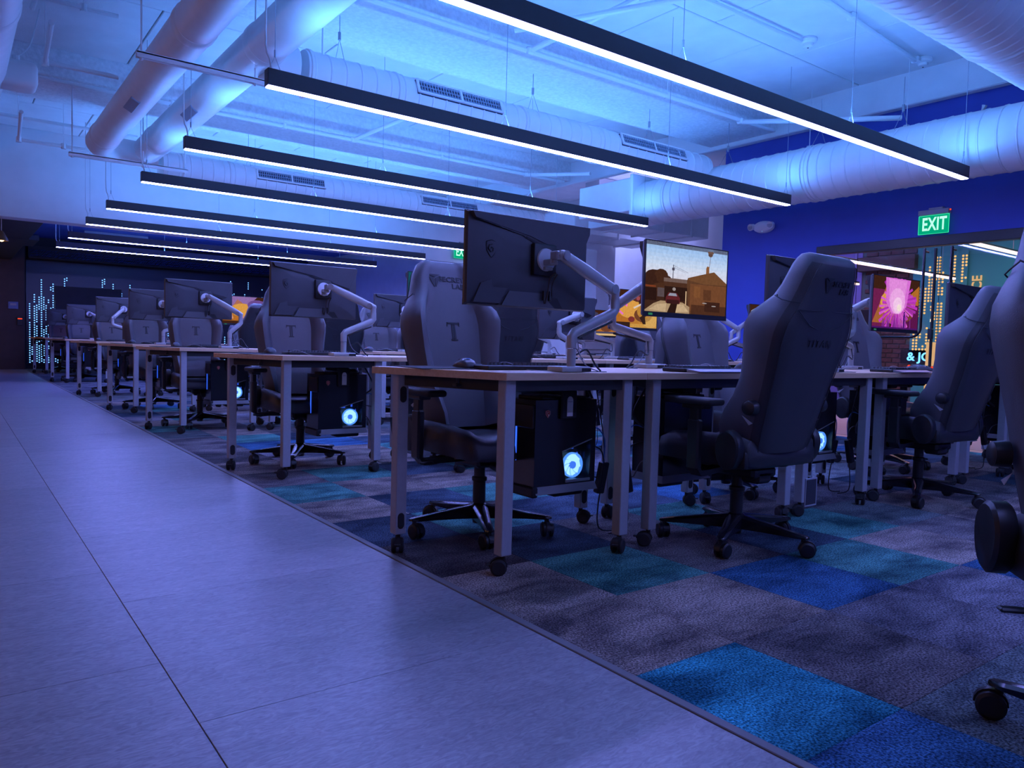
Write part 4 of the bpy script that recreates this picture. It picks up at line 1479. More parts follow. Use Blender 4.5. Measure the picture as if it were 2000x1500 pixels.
# monitor: origin at the middle of the panel, screen towards -y, back towards +y
def make_monitor():
    t = empty('gaming_monitor')
    bm = new_bm()
    rings = []
    for (y, w, h, dz) in ((0.0, 1.0, 1.0, 0), (0.010, 1.0, 1.0, 0), (0.020, 0.985, 0.975, 0), (0.034, 0.80, 0.74, 0.0), (0.041, 0.56, 0.52, 0.0), (0.042, 0.40, 0.40, 0)):
        W2, H2 = MW / 2 * w, MH / 2 * h
        c = 0.006
        rings.append([(-W2 + c, y, -H2), (W2 - c, y, -H2), (W2, y, -H2 + c), (W2, y, H2 - c), (W2 - c, y, H2), (-W2 + c, y, H2), (-W2, y, H2 - c), (-W2, y, -H2 + c)])
    loft(bm, rings)
    obj('back_shell', bm, M['mon'], t, 20)
    bm = new_bm()
    for (c, s) in (((0, -0.001, MH / 2 - 0.003), (MW, 0.003, 0.006)), ((0, -0.0015, -MH / 2 + 0.0115), (MW, 0.005, 0.023)), ((-MW / 2 + 0.003, -0.001, 0), (0.006, 0.003, MH)), ((MW / 2 - 0.003, -0.001, 0), (0.006, 0.003, MH))):
        bx(bm, c, s, bev=0.0006)
    bz = obj('bezel', bm, M['black'], t)
    bm = new_bm()
    bx(bm, (-MW / 2 + 0.045, -0.0045, -MH / 2 + 0.012), (0.028, 0.001, 0.010))
    obj('badge_sticker', bm, glow_green, bz)
    # decoration on the back; X axis on the back runs mirrored: viewer behind sees +x on his left
    def back_plate(name, pts, y0, y1, mat):
        bm = new_bm()
        # pts in viewer-behind coordinates (a: right, b: up)
        prism(bm, [(-a, b) for a, b in pts], y0, y1, Matrix(((1, 0, 0, 0), (0, 0, 1, 0), (0, 1, 0, 0), (0, 0, 0, 1))))
        return obj(name, bm, mat, t, 25)
    # upper blade panel over the slot
    back_plate('upper_panel', [(-0.298, 0.172), (0.298, 0.172), (0.298, 0.145), (0.245, 0.030), (-0.02, 0.105), (-0.285, 0.150)], 0.012, 0.046, M['mon'])
    back_plate('vent_slot', [(-0.285, 0.148), (-0.05, 0.112), (0.245, 0.028), (0.20, 0.008), (0.05, 0.062), (-0.045, 0.096), (-0.055, 0.104)], 0.030, 0.0435, M['mon_recess'])
    back_plate('slot_trim', [(-0.045, 0.096), (0.05, 0.062), (0.19, 0.012), (0.200, 0.020), (0.06, 0.070), (-0.04, 0.102)], 0.030, 0.0442, M['black_gloss'])
    back_plate('crease_panel', [(-0.25, -0.095), (-0.05, -0.028), (0.10, -0.050), (0.10, -0.075), (-0.03, -0.065), (-0.13, -0.115), (-0.16, -0.170), (-0.285, -0.170)], 0.018, 0.0385, M['mon'])
    back_plate('port_recess', [(-0.105, -0.112), (-0.06, -0.095), (0.115, -0.100), (0.165, -0.176), (-0.165, -0.176), (-0.15, -0.150)], 0.020, 0.034, M['mon_recess'])
    back_plate('port_cover', [(-0.115, -0.118), (0.095, -0.118), (0.085, -0.150), (0.120, -0.176), (-0.150, -0.176)], 0.020, 0.039, M['mon2'])
    bm = new_bm()
    bx(bm, (-0.045, 0.050, 0.015), (0.118, 0.03, 0.128), bev=0.008, seg=2)
    obj('mount_block', bm, M['black'], t)
    # shield emblem
    bm = new_bm()
    sh = [(-0.024, 0.026), (0.0, 0.034), (0.024, 0.026), (0.022, -0.004), (0.012, -0.022), (0.0, -0.034), (-0.012, -0.022), (-0.022, -0.004)]
    P = [(0.205 - a, 0.0385, 0.038 + b) for a, b in sh]
    tube(bm, P + [P[0]], 0.0013, 5)
    dr = [(0.006, 0.018), (-0.010, 0.014), (-0.013, 0.0), (-0.004, -0.012), (0.006, -0.010), (0.008, 0.002), (0.000, 0.006), (-0.003, 0.0)]
    tube(bm, [(0.205 - a, 0.0385, 0.038 + b) for a, b in dr], [0.0012, 0.0028, 0.0035, 0.0032, 0.003, 0.0025, 0.002, 0.001], 5)
    obj('shield_emblem', bm, M['print'], t)
    bm = new_bm()
    cyl(bm, (0.245, 0.018, -0.142), (0.245, 0.030, -0.142), 0.0055, n=10)
    obj('joystick_button', bm, M['redled'], t)
    # plugs and leads hanging from the ports
    bm = new_bm()
    for x in (-0.052, -0.082):
        bx(bm, (x, 0.052, -0.128), (0.014, 0.012, 0.040), bev=0.002)
    pl_ = obj('port_plug', bm, M['black'], t)
    bm = new_bm()
    tube(bm, [(-0.052, 0.052, -0.145), (-0.054, 0.055, -0.160), (-0.062, 0.062, -0.120), (-0.068, 0.066, -0.06), (-0.085, 0.085, -0.035)], 0.0035, 6, sub=4)
    tube(bm, [(-0.082, 0.052, -0.145), (-0.088, 0.056, -0.135), (-0.082, 0.066, -0.08), (-0.092, 0.085, -0.040)], 0.003, 6, sub=4)
    obj('lead', bm, M['cable'], t)
    return t


glow_green = glow('green_sticker', (0.05, 0.35, 0.18), 0.5)


# ------------------------------------------------------------------ monitor arm, built from points in desk coordinates
def make_arm(bx0, by0, ex, ez, hx, hy, hz, side):
    """base (bx0, by0) on the desk, elbow offset ex along x, elbow height ez, mount disc at (hx, hy, hz), mount axis along y*side"""
    t = empty('monitor_arm')
    z0 = TZ
    bm = new_bm()
    bx(bm, (bx0 - 0.01, by0, z0 + 0.013), (0.155, 0.095, 0.022), bev=0.005, seg=2)
    p = obj('base_plate', bm, M['arm'], t)
    bm = new_bm()
    bx(bm, (bx0 + 0.042, by0 - 0.0475, z0 + 0.011), (0.048, 0.004, 0.014))
    bx(bm, (bx0 - 0.042, by0 + 0.0475, z0 + 0.011), (0.048, 0.004, 0.014))
    obj('clamp_slot', bm, M['black'], p)
    bm = new_bm()
    cyl(bm, (bx0, by0, z0 + 0.022), (bx0, by0, z0 + 0.095), 0.0185, n=18)
    obj('post', bm, M['arm'], t)
    # dog-leg lower link
    s = 1 if ex > 0 else -1
    e = abs(ex)
    prof = [(0, z0 + 0.097), (0, z0 + 0.145), (0.012, z0 + 0.160), (e - 0.012, ez - 0.085), (e, ez - 0.070), (e, ez - 0.028)]
    rings = []
    for i, (a, z) in enumerate(prof):
        d = Vector((prof[min(i + 1, 5)][0] - prof[max(i - 1, 0)][0], prof[min(i + 1, 5)][1] - prof[max(i - 1, 0)][1]))
        if i in (0, 5): d = Vector((0, 1))
        d.normalize()
        nrm = Vector((d.y, -d.x))
        hw = 0.0185 if i in (0, 5) else 0.0205
        ring = []
        for k in range(16):
            an = 2 * PI * k / 16
            cx, cy = math.cos(an), math.sin(an)
            cx = math.copysign(abs(cx) ** 0.7, cx); cy = math.copysign(abs(cy) ** 0.7, cy)
            ring.append((bx0 + s * (a + nrm.x * cx * hw), by0 + cy * 0.0175, z + nrm.y * cx * hw))
        rings.append(ring)
    bm = new_bm()
    loft(bm, rings)
    ll = obj('lower_link', bm, M['arm'], t, 35)
    bm = new_bm()
    tube(bm, [(bx0 + s * 0.035, by0, z0 + 0.142), (bx0 + s * (e - 0.015), by0, ez - 0.120)], 0.006, 6)
    obj('cable_channel', bm, M['black'], ll)
    E = Vector((bx0 + ex, by0, ez))
    bm = new_bm()
    cyl(bm, E + Vector((0, 0, -0.028)), E + Vector((0, 0, 0.006)), 0.0185, n=18)
    lathe(bm, [(0.0185, 0.0), (0.0185, 0.010), (0.012, 0.020)], 18, Matrix.Translation(E))
    obj('elbow', bm, M['arm'], t)
    Hh = Vector((hx, hy, hz))
    dirv = (Hh + Vector((0, side * 0.085, 0.012)) - E)
    L = dirv.length
    # upper arm: rounded box body that tapers
    d = dirv.normalized()
    u = d.cross(Vector((0, 0, 1))).normalized()
    v = u.cross(d).normalized()
    rings = []
    for (a, hu, hv) in ((-0.018, 0.010, 0.012), (-0.010, 0.017, 0.021), (0.03, 0.0195, 0.0245), (L * 0.55, 0.0200, 0.0265), (L * 0.86, 0.0190, 0.0235), (L * 0.97, 0.017, 0.020), (L + 0.005, 0.009, 0.011)):
        c = E + d * a + Vector((0, 0, 0.008))
        ring = []
        for k in range(16):
            an = 2 * PI * k / 16
            cx, cy = math.cos(an), math.sin(an)
            cx = math.copysign(abs(cx) ** 0.75, cx); cy = math.copysign(abs(cy) ** 0.75, cy)
            ring.append(c + u * cx * hu + v * cy * hv)
        rings.append(ring)
    bm = new_bm()
    loft(bm, rings)
    ua = obj('upper_arm', bm, M['arm'], t, 40)
    bm = new_bm()
    for a in (0.022, L - 0.022):
        c = E + d * a + Vector((0, 0, 0.008))
        cyl(bm, c - u * 0.0225, c + u * 0.0225, 0.0195, n=18)
        cyl(bm, c - u * 0.0235, c + u * 0.0235, 0.0160, n=18)
    obj('pivot_cap', bm, M['arm_dk'], ua, 40)
    # head bracket and disc
    tip = E + d * L
    bm = new_bm()
    bx(bm, tip + Vector((0, -side * 0.020, 0.0)), (0.034, 0.046, 0.036), bev=0.005)
    cyl(bm, (tip.x, tip.y - side * 0.034, hz - 0.016), (tip.x, tip.y - side * 0.034, hz + 0.030), 0.014, n=14)
    bx(bm, (hx, hy + side * 0.028, hz - 0.012), (0.040, 0.052, 0.022), bev=0.004)
    bx(bm, (hx, hy + side * 0.012, hz - 0.036), (0.040, 0.022, 0.014), bev=0.003)
    obj('head_bracket', bm, M['arm_dk'], t)
    bm = new_bm()
    cyl(bm, (hx, hy, hz), (hx, hy + side * 0.008, hz), 0.046, 0.044, n=28)
    obj('mount_disc', bm, M['disc'], t)
    return t


# ------------------------------------------------------------------ computer hung under the desk: front -x, window -y (desk coordinates)
def make_pc():
    t = empty('desktop_computer')
    x0, x1, y0, y1, z0, z1 = -0.175, 0.175, -0.10, 0.10, 0.275, 0.650
    bm = new_bm()
    # shell with an opening in the -y side
    win = [(0.004, 0.298), (0.140, 0.298), (0.150, 0.468), (-0.020, 0.420)]
    outer = [(x0, z0), (x1, z0), (x1, z1), (x0, z1)]
    vo = [bm.verts.new((a, y0, b)) for a, b in outer]
    vi = [bm.verts.new((a, y0, b)) for a, b in win]
    vb = [bm.verts.new((a, y0 + 0.07, b)) for a, b in win]
    for k in range(4):
        bm.faces.new((vo[k], vo[(k + 1) % 4], vi[(k + 1) % 4], vi[k]))
        bm.faces.new((vi[k], vi[(k + 1) % 4], vb[(k + 1) % 4], vb[k]))
    bm.faces.new(vb)
    vk = [bm.verts.new((a, y1, b)) for a, b in outer]
    bm.faces.new(list(reversed(vk)))
    for k in range(4):
        bm.faces.new((vo[(k + 1) % 4], vo[k], vk[k], vk[(k + 1) % 4]))
    c = obj('case_shell', bm, M['black_gloss'], t, 20)
    bm = new_bm()
    vv = [(a, y0 - 0.002, b) for a, b in win]
    quad(bm, vv)
    r = obj('side_window', bm, M['pcglass'], c, 0, False)
    bm = new_bm()
    tube(bm, [(-0.022, y0 - 0.002, 0.424), (0.151, y0 - 0.002, 0.472)], 0.0028, 5)
    bx(bm, (0.073, y0 - 0.002, 0.292), (0.145, 0.006, 0.012), bev=0.002)
    obj('window_trim', bm, M['pctrim'], c)
    # fan behind the window
    fx, fz, fy = 0.070, 0.355, y0 + 0.030
    bm = new_bm()
    rings = []
    for (rr, dy) in ((0.050, 0), (0.056, -0.004), (0.056, 0.012), (0.050, 0.012)):
        rings.append([(fx + rr * math.cos(2 * PI * k / 28), fy + dy, fz + rr * math.sin(2 * PI * k / 28)) for k in range(28)])
    loft(bm, rings, close=True)
    fan = obj('case_fan', bm, M['fanblade'], c)
    bm = new_bm()
    for k in range(9):
        a = 2 * PI * k / 9
        pts = []
        for q in range(5):
            tt = q / 4
            rr = 0.016 + tt * 0.033
            pts.append((rr, a + tt * 0.5))
        ring = [(fx + rr * math.cos(an), fy + 0.002, fz + rr * math.sin(an)) for rr, an in pts]
        ring2 = [(fx + rr * math.cos(an + 0.60), fy + 0.009, fz + rr * math.sin(an + 0.60)) for rr, an in pts]
        loft(bm, [ring + [(p[0], p[1] + 0.001, p[2]) for p in reversed(ring)], ring2 + [(p[0], p[1] + 0.001, p[2]) for p in reversed(ring2)]])
    obj('fan_blade_ring', bm, M['fan'], fan, 0)
    bm = new_bm()
    cyl(bm, (fx, fy + 0.012, fz), (fx, fy + 0.014, fz), 0.051, n=28)
    obj('fan_disc', bm, M['fandisc'], fan, 0)
    bm = new_bm()
    cyl(bm, (fx, fy - 0.003, fz), (fx, fy + 0.010, fz), 0.0165, n=20)
    obj('fan_hub', bm, M['fanhub'], fan)
    bm = new_bm()
    for (a, b, w, h) in ((0.032, 0.422, 0.030, 0.014), (0.095, 0.432, 0.012, 0.02), (0.125, 0.39, 0.006, 0.03), (0.01, 0.39, 0.008, 0.006), (0.12, 0.32, 0.02, 0.005)):
        bx(bm, (a, y0 + 0.066, b), (w, 0.004, h))
    obj('memory_light', bm, M['ramled'], c)
    # front light bar
    bm = new_bm()
    bx(bm, (x0 - 0.0015, 0.03, 0.475), (0.004, 0.008, 0.19), bev=0.001)
    obj('front_light_strip', bm, M['pcled'], c)
    bm = new_bm()
    bx(bm, (x0 - 0.004, -0.02, z1 - 0.07), (0.010, 0.15, 0.10), bev=0.003)
    bx(bm, (0.0, 0.0, z1 + 0.006), (0.26, 0.17, 0.014), bev=0.004)
    obj('vent_panel', bm, M['black'], c)
    # red shield sticker
    bm = new_bm()
    sh = [(-0.013, 0.012), (0.0, 0.017), (0.013, 0.012), (0.012, -0.004), (0.0, -0.018), (-0.012, -0.004)]
    prism(bm, [(-0.108 + a, 0.592 + b) for a, b in sh], 0, 0.0012, Matrix(((1, 0, 0, 0), (0, 0, -1, y0), (0, 1, 0, 0), (0, 0, 0, 1))))
    e = obj('shield_emblem', bm, M['red_emblem'], c, 0)
    bm = new_bm()
    P = [(-0.108 + a * 0.9, y0 - 0.0018, 0.592 + b * 0.9) for a, b in sh]
    tube(bm, P + [P[0]], 0.0007, 4)
    tube(bm, [(-0.103, y0 - 0.002, 0.600), (-0.112, y0 - 0.002, 0.597), (-0.110, y0 - 0.002, 0.590), (-0.104, y0 - 0.002, 0.588), (-0.108, y0 - 0.002, 0.582)], 0.0014, 4)
    obj('emblem_line', bm, M['emblem_line'], e, 0)
    # slanted skirt
    bm = new_bm()
    def ring(z, ex, ey, cut): return [(x0 - ex + cut, y0 - ey, z), (x1 + ex, y0 - ey, z), (x1 + ex, y1 + ey, z), (x0 - ex + cut, y1 + ey, z)]
    loft(bm, [ring(z0 + 0.004, 0.0, 0.0, 0.0), ring(z0 - 0.030, 0.012, 0.010, 0.02)])
    obj('skirt', bm, M['pctrim'], c, 20)
    bm = new_bm()
    bx(bm, (x0 + 0.005, 0, z0 - 0.018), (0.035, 0.215, 0.045), bev=0.006)
    obj('foot_block', bm, M['black'], c)
    bm = new_bm()
    bx(bm, (0.06, 0, z0 - 0.045), (0.17, 0.12, 0.030), bev=0.012, seg=2)
    obj('foot_block', bm, M['black'], c)
    # carrier strap with white card
    bm = new_bm()
    bx(bm, (0.0, y0 - 0.010, 0.630), (0.088, 0.016, 0.125), bev=0.006)
    bx(bm, (0.0, 0.0, z1 + 0.035), (0.09, 0.20, 0.028), bev=0.006)
    cyl(bm, (0.0, 0.0, z1 + 0.04), (0.0, 0.0, TZ - 0.028), 0.028, n=16)
    st = obj('hanging_strap', bm, M['black_soft'], t)
    bm = new_bm()
    prof = [(-0.0165, -0.048), (0.0165, -0.048), (0.0165, 0.02)] + [(0.0165 * math.cos(a), 0.02 + 0.018 * math.sin(a)) for a in [PI * k / 8 for k in range(1, 8)]] + [(-0.0165, 0.02)]
    prism(bm, [(a, 0.628 + b) for a, b in prof], 0, 0.002, Matrix(((1, 0, 0, 0), (0, 0, -1, y0 - 0.018), (0, 1, 0, 0), (0, 0, 0, 1))))
    cd_ = obj('white_card', bm, M['tagwhite'], st, 20)
    bm = new_bm()
    bx(bm, (0, y0 - 0.0205, 0.643), (0.024, 0.001, 0.003))
    obj('card_print', bm, M['tagprint'], cd_, 0)
    return t


# ------------------------------------------------------------------ keyboard (front towards -y), mouse, pad
def make_keyboard():
    t = empty('mechanical_keyboard')
    bm = new_bm()
    prism(bm, [(-0.225, -0.075), (0.225, -0.075), (0.225, 0.065), (-0.225, 0.065)], 0.001, 0.020)
    bmesh.ops.recalc_face_normals(bm, faces=bm.faces)
    bmesh.ops.bevel(bm, geom=list(bm.edges), offset=0.004, segments=1, affect='EDGES')
    obj('body', bm, M['black'], t, 25)
    bm = new_bm()
    rows = [(0.050, [0.019] * 4 + [0] + [0.019] * 4 + [0] + [0.019] * 4 + [0] + [0.019] * 3), (0.027, [0.019] * 13 + [0.038] + [0] + [0.019] * 3 + [0] + [0.019] * 4), (0.008, [0.028] + [0.019] * 12 + [0.028] + [0] + [0.019] * 3 + [0] + [0.019] * 4),
            (-0.011, [0.033] + [0.019] * 11 + [0.042]), (-0.030, [0.043] + [0.019] * 10 + [0.052, 0, 0.019]), (-0.049, [0.024, 0.024, 0.024, 0.118, 0.024, 0.024, 0.024, 0.024, 0, 0.019, 0.019, 0.019])]
    for y, ws in rows:
        x = -0.218
        for w in ws:
            if w == 0:
                x += 0.006
                continue
            if x + w > 0.222: break
            c = Vector((x + w / 2, y, 0.0255))
            a, b = w / 2 - 0.0012, w / 2 - 0.0042
            loft(bm, [[(c.x - a, y - 0.0085, 0.0195), (c.x + a, y - 0.0085, 0.0195), (c.x + a, y + 0.0085, 0.0195), (c.x - a, y + 0.0085, 0.0195)],
                      [(c.x - b, y - 0.0055, 0.030), (c.x + b, y - 0.0055, 0.030), (c.x + b, y + 0.0065, 0.031), (c.x - b, y + 0.0065, 0.031)]])
            x += w
    k = obj('keycaps', bm, M['key'], t, 20)
    k['kind'] = 'stuff'
    bm = new_bm()
    loft(bm, [[(-0.180, -0.125, 0.002), (0.180, -0.125, 0.002), (0.180, -0.125, 0.006), (-0.180, -0.125, 0.006)], [(-0.215, -0.077, 0.002), (0.215, -0.077, 0.002), (0.215, -0.077, 0.016), (-0.215, -0.077, 0.016)]])
    obj('palm_rest', bm, M['keyplate'], t, 20)
    return t


def make_mouse():
    t = empty('gaming_mouse')
    bm = new_bm()
    rings = []
    for (y, w, h, zb) in ((-0.062, 0.018, 0.010, 0.003), (-0.056, 0.027, 0.016, 0.002), (-0.035, 0.031, 0.026, 0.002), (-0.010, 0.030, 0.036, 0.002), (0.015, 0.031, 0.041, 0.002), (0.040, 0.033, 0.036, 0.002), (0.056, 0.027, 0.024, 0.003), (0.063, 0.015, 0.012, 0.005)):
        half = [(0, h), (0.5 * w, h * 0.97), (0.82 * w, h * 0.80), (w, h * 0.45), (0.9 * w, zb), (0, zb)]
        rings.append([(x, y, z) for x, z in half] + [(-x, y, z) for x, z in reversed(half[1:-1])])
    loft(bm, rings)
    obj('shell', bm, M['mousetop'], t, 50)
    bm = new_bm()
    for s in (-1, 1):
        loft(bm, [[(s * 0.003, -0.058, 0.017), (s * 0.020, -0.058, 0.014), (s * 0.020, -0.058, 0.010), (s * 0.003, -0.058, 0.010)], [(s * 0.003, -0.005, 0.0395), (s * 0.023, -0.005, 0.0345), (s * 0.023, -0.005, 0.028), (s * 0.003, -0.005, 0.028)]])
    obj('button', bm, M['black_gloss'], t, 20)
    bm = new_bm()
    cyl(bm, (-0.004, -0.035, 0.024), (0.004, -0.035, 0.024), 0.011, n=14)
    obj('wheel', bm, M['redled'], t)
    bm = new_bm()
    prism(bm, disc(0, 0.035, 0.008, 0.008, 10), 0.0385, 0.0400)
    obj('logo_light', bm, M['ramled'], t)
    return t


def make_pad():
    bm = new_bm()
    bx(bm, (0, 0, 0.002), (0.36, 0.30, 0.004), bev=0.0012)
    return obj('mouse_pad', bm, M['black_soft'], None)

# ------------------------------------------------------------------ the rows of desks
ROWY = [2.24, 4.57, 7.15, 9.29, 11.86, 15.36, 18.86]
ROWN = ['front', 'second', 'third', 'fourth', 'fifth', 'sixth', 'farthest']
POSN = ['first', 'second', 'third', 'fourth', 'fifth', 'sixth']
P0 = 1.65
JO = [0.0, 0.75, 1.99, 2.74, 3.98, 4.73, 5.97]      # joints along the near edge
rw = random.Random(21)

proto_table = make_table()
proto_chair = make_chair()
proto_mon = make_monitor()
proto_pc = make_pc()
proto_kb = make_keyboard()
proto_mouse = make_mouse()
proto_pad = make_pad()
used = {}
ARM = {}


def place(proto, key, loc, rz):
    if key not in used:
        used[key] = True
        o = proto
    else:
        o = copy_tree(proto)
    o.location = loc
    o.rotation_euler = (0, 0, rz)
    return o


def child(o, name):
    for c in o.children:
        if c.name.split('.')[0] == name:
            return c


# per desk: monitor offset (mx, my), arm base x, elbow offset, elbow height, screen picture, monitor yaw, arm reach
SPEC = {
    (0, 0): dict(mx=-0.135, my=0.205, bx=0.005, ex=0.235, ez=1.112, dz=1.213),
    (0, 1): dict(mx=0.09, my=0.36, bx=0.04, ex=0.28, ez=1.075, dz=1.217, scr='street'),
    (0, 2): dict(mx=-0.20, my=0.21, bx=-0.07, ex=0.22, ez=1.09, dz=1.222),
    (0, 3): dict(mx=0.005, my=0.36, bx=0.02, ex=0.25, ez=1.09, dz=1.215, scr='burst'),
    (0, 4): dict(mx=-0.075, my=0.21, bx=0.0, ex=0.22, ez=1.10, dz=1.225),
    (1, 0): dict(mx=-0.01, my=0.42, bx=0.06, ex=0.21, ez=1.10, dz=1.212, hy=0.0),
    (1, 1): dict(mx=0.05, my=0.33, bx=0.0, ex=0.25, ez=1.08, dz=1.215, scr='teal'),
    (1, 2): dict(mx=0.10, my=0.20, bx=0.02, ex=-0.10, ez=1.06, dz=1.12),
    (1, 3): dict(mx=0.02, my=0.33, bx=0.02, ex=0.25, ez=1.07, dz=1.23, scr='gold'),
    (1, 5): dict(mx=0.0, my=0.33, bx=0.0, ex=0.25, ez=1.07, dz=1.20, scr='pale'),
    (2, 0): dict(mx=-0.10, my=0.45, bx=0.08, ex=0.10, ez=1.09, dz=1.235),
    (2, 1): dict(mx=0.0, my=0.33, bx=0.0, ex=0.25, ez=1.08, dz=1.215, scr='cloud'),
    (2, 3): dict(mx=0.0, my=0.33, bx=0.02, ex=0.25, ez=1.06, dz=1.20, scr='lavender'),
    (3, 0): dict(mx=-0.03, my=0.45, bx=-0.04, ex=0.22, ez=1.08, dz=1.24),
    (4, 0): dict(mx=-0.02, my=0.40, bx=0.12, ex=-0.28, ez=1.10, dz=1.235),
    (5, 0): dict(mx=0.0, my=0.40, bx=0.10, ex=0.20, ez=1.09, dz=1.225),
    (6, 0): dict(mx=0.0, my=0.40, bx=0.06, ex=0.22, ez=1.09, dz=1.225),
}
SCRS = ['orange', 'pink', 'lavender', 'cloud', 'gold', 'pale', 'burst', 'teal']
SCRN = {'street': 'a sunlit driveway with a car and a house', 'burst': 'a magenta burst of light over a crowd', 'gold': 'a golden brown picture with a pink streak', 'pale': 'a pale picture with a blue shape',
        'cloud': 'a grey cloudy sky', 'lavender': 'a lavender and orange picture', 'orange': 'an orange brown picture', 'pink': 'a crimson pink picture', 'teal': 'bright blue columns'}
SKIP = set([(0, 4, 'leads'), (1, 1, 'leads'), (2, 1, 'leads'), (2, 3, 'leads'), (3, 2, 'leads'), (3, 3, 'leads'), (3, 4, 'leads'), (3, 5, 'leads'), (1, 5, 'chair'), (2, 4, 'chair'), (3, 2, 'chair'), (3, 4, 'chair'), (4, 3, 'chair'), (4, 4, 'chair'), (4, 5, 'chair'), (5, 1, 'chair'), (5, 2, 'chair'), (5, 3, 'chair'), (5, 4, 'chair'), (5, 5, 'chair'), (6, 2, 'chair'), (6, 3, 'chair'), (2, 1, 'monitor'), (2, 3, 'monitor'), (3, 2, 'monitor'), (3, 3, 'monitor'), (3, 4, 'monitor'), (3, 5, 'monitor'), (4, 1, 'monitor'), (4, 2, 'monitor'), (4, 3, 'monitor'), (4, 4, 'monitor'), (4, 5, 'monitor'), (5, 1, 'monitor'), (5, 2, 'monitor'), (5, 3, 'monitor'), (5, 4, 'monitor'), (5, 5, 'monitor'), (6, 1, 'monitor'), (6, 3, 'monitor'), (0, 5, 'mouse'), (1, 1, 'mouse'), (1, 2, 'mouse'), (1, 4, 'mouse'), (1, 5, 'mouse'), (2, 1, 'mouse'), (2, 3, 'mouse'), (2, 4, 'mouse'), (2, 5, 'mouse'), (3, 1, 'mouse'), (3, 2, 'mouse'), (3, 3, 'mouse'), (3, 4, 'mouse'), (3, 5, 'mouse'), (4, 1, 'mouse'), (4, 3, 'mouse'), (4, 4, 'mouse'), (4, 5, 'mouse'), (5, 1, 'mouse'), (5, 2, 'mouse'), (5, 3, 'mouse'), (5, 4, 'mouse'), (5, 5, 'mouse'), (6, 1, 'mouse'), (6, 2, 'mouse'), (6, 3, 'mouse'), (1, 2, 'cables'), (1, 4, 'cables'), (1, 5, 'cables'), (2, 2, 'cables'), (2, 3, 'cables'), (2, 4, 'cables'), (2, 5, 'cables'), (3, 1, 'cables'), (3, 2, 'cables'), (3, 3, 'cables'), (3, 4, 'cables'), (3, 5, 'cables'), (0, 2, 'kb'), (1, 1, 'kb'), (1, 4, 'kb'), (1, 5, 'kb'), (2, 1, 'kb'), (2, 3, 'kb'), (3, 2, 'kb'), (3, 3, 'kb'), (3, 4, 'kb'), (3, 5, 'kb'), (4, 1, 'kb'), (4, 2, 'kb'), (4, 3, 'kb'), (4, 4, 'kb'), (4, 5, 'kb'), (5, 1, 'kb'), (5, 2, 'kb'), (5, 3, 'kb'), (5, 4, 'kb'), (5, 5, 'kb'), (6, 1, 'kb'), (6, 2, 'kb'), (6, 3, 'kb'), (0, 4, 'arm'), (0, 5, 'arm'), (2, 1, 'arm'), (2, 3, 'arm'), (3, 1, 'arm'), (3, 2, 'arm'), (3, 3, 'arm'), (3, 4, 'arm'), (3, 5, 'arm'), (4, 1, 'arm'), (4, 2, 'arm'), (4, 3, 'arm'), (4, 4, 'arm'), (4, 5, 'arm'), (5, 1, 'arm'), (5, 2, 'arm'), (5, 3, 'arm'), (5, 4, 'arm'), (5, 5, 'arm'), (6, 1, 'arm'), (6, 3, 'arm'), (0, 1, 'pad'), (0, 2, 'pad'), (0, 3, 'pad'), (0, 4, 'pad'), (0, 5, 'pad'), (1, 1, 'pad'), (1, 3, 'pad'), (1, 4, 'pad'), (1, 5, 'pad'), (2, 3, 'pad'), (2, 4, 'pad'), (2, 5, 'pad'), (3, 1, 'pad'), (3, 2, 'pad'), (3, 3, 'pad'), (3, 4, 'pad'), (3, 5, 'pad'), (4, 1, 'pad'), (4, 2, 'pad'), (4, 3, 'pad'), (4, 4, 'pad'), (4, 5, 'pad'), (5, 2, 'pad'), (5, 3, 'pad'), (5, 4, 'pad'), (5, 5, 'pad'), (6, 1, 'pad'), (6, 2, 'pad'), (6, 3, 'pad'), (2, 3, 'table'), (3, 2, 'table'), (3, 4, 'table'), (3, 5, 'table'), (4, 2, 'table'), (4, 3, 'table'), (4, 5, 'table'), (5, 2, 'table'), (5, 3, 'table'), (5, 4, 'table'), (5, 5, 'table'), (6, 3, 'table'), (1, 2, 'pc'), (1, 4, 'pc'), (1, 5, 'pc'), (2, 1, 'pc'), (2, 3, 'pc'), (2, 4, 'pc'), (3, 1, 'pc'), (3, 2, 'pc'), (3, 3, 'pc'), (3, 4, 'pc'), (3, 5, 'pc'), (4, 1, 'pc'), (4, 2, 'pc'), (4, 3, 'pc'), (4, 4, 'pc'), (4, 5, 'pc'), (5, 1, 'pc'), (5, 2, 'pc'), (5, 3, 'pc'), (5, 4, 'pc'), (5, 5, 'pc'), (6, 1, 'pc'), (6, 2, 'pc'), (6, 3, 'pc')])


def where(r, k):
    return f'{ROWN[r]} row, {POSN[k]} desk from the aisle'


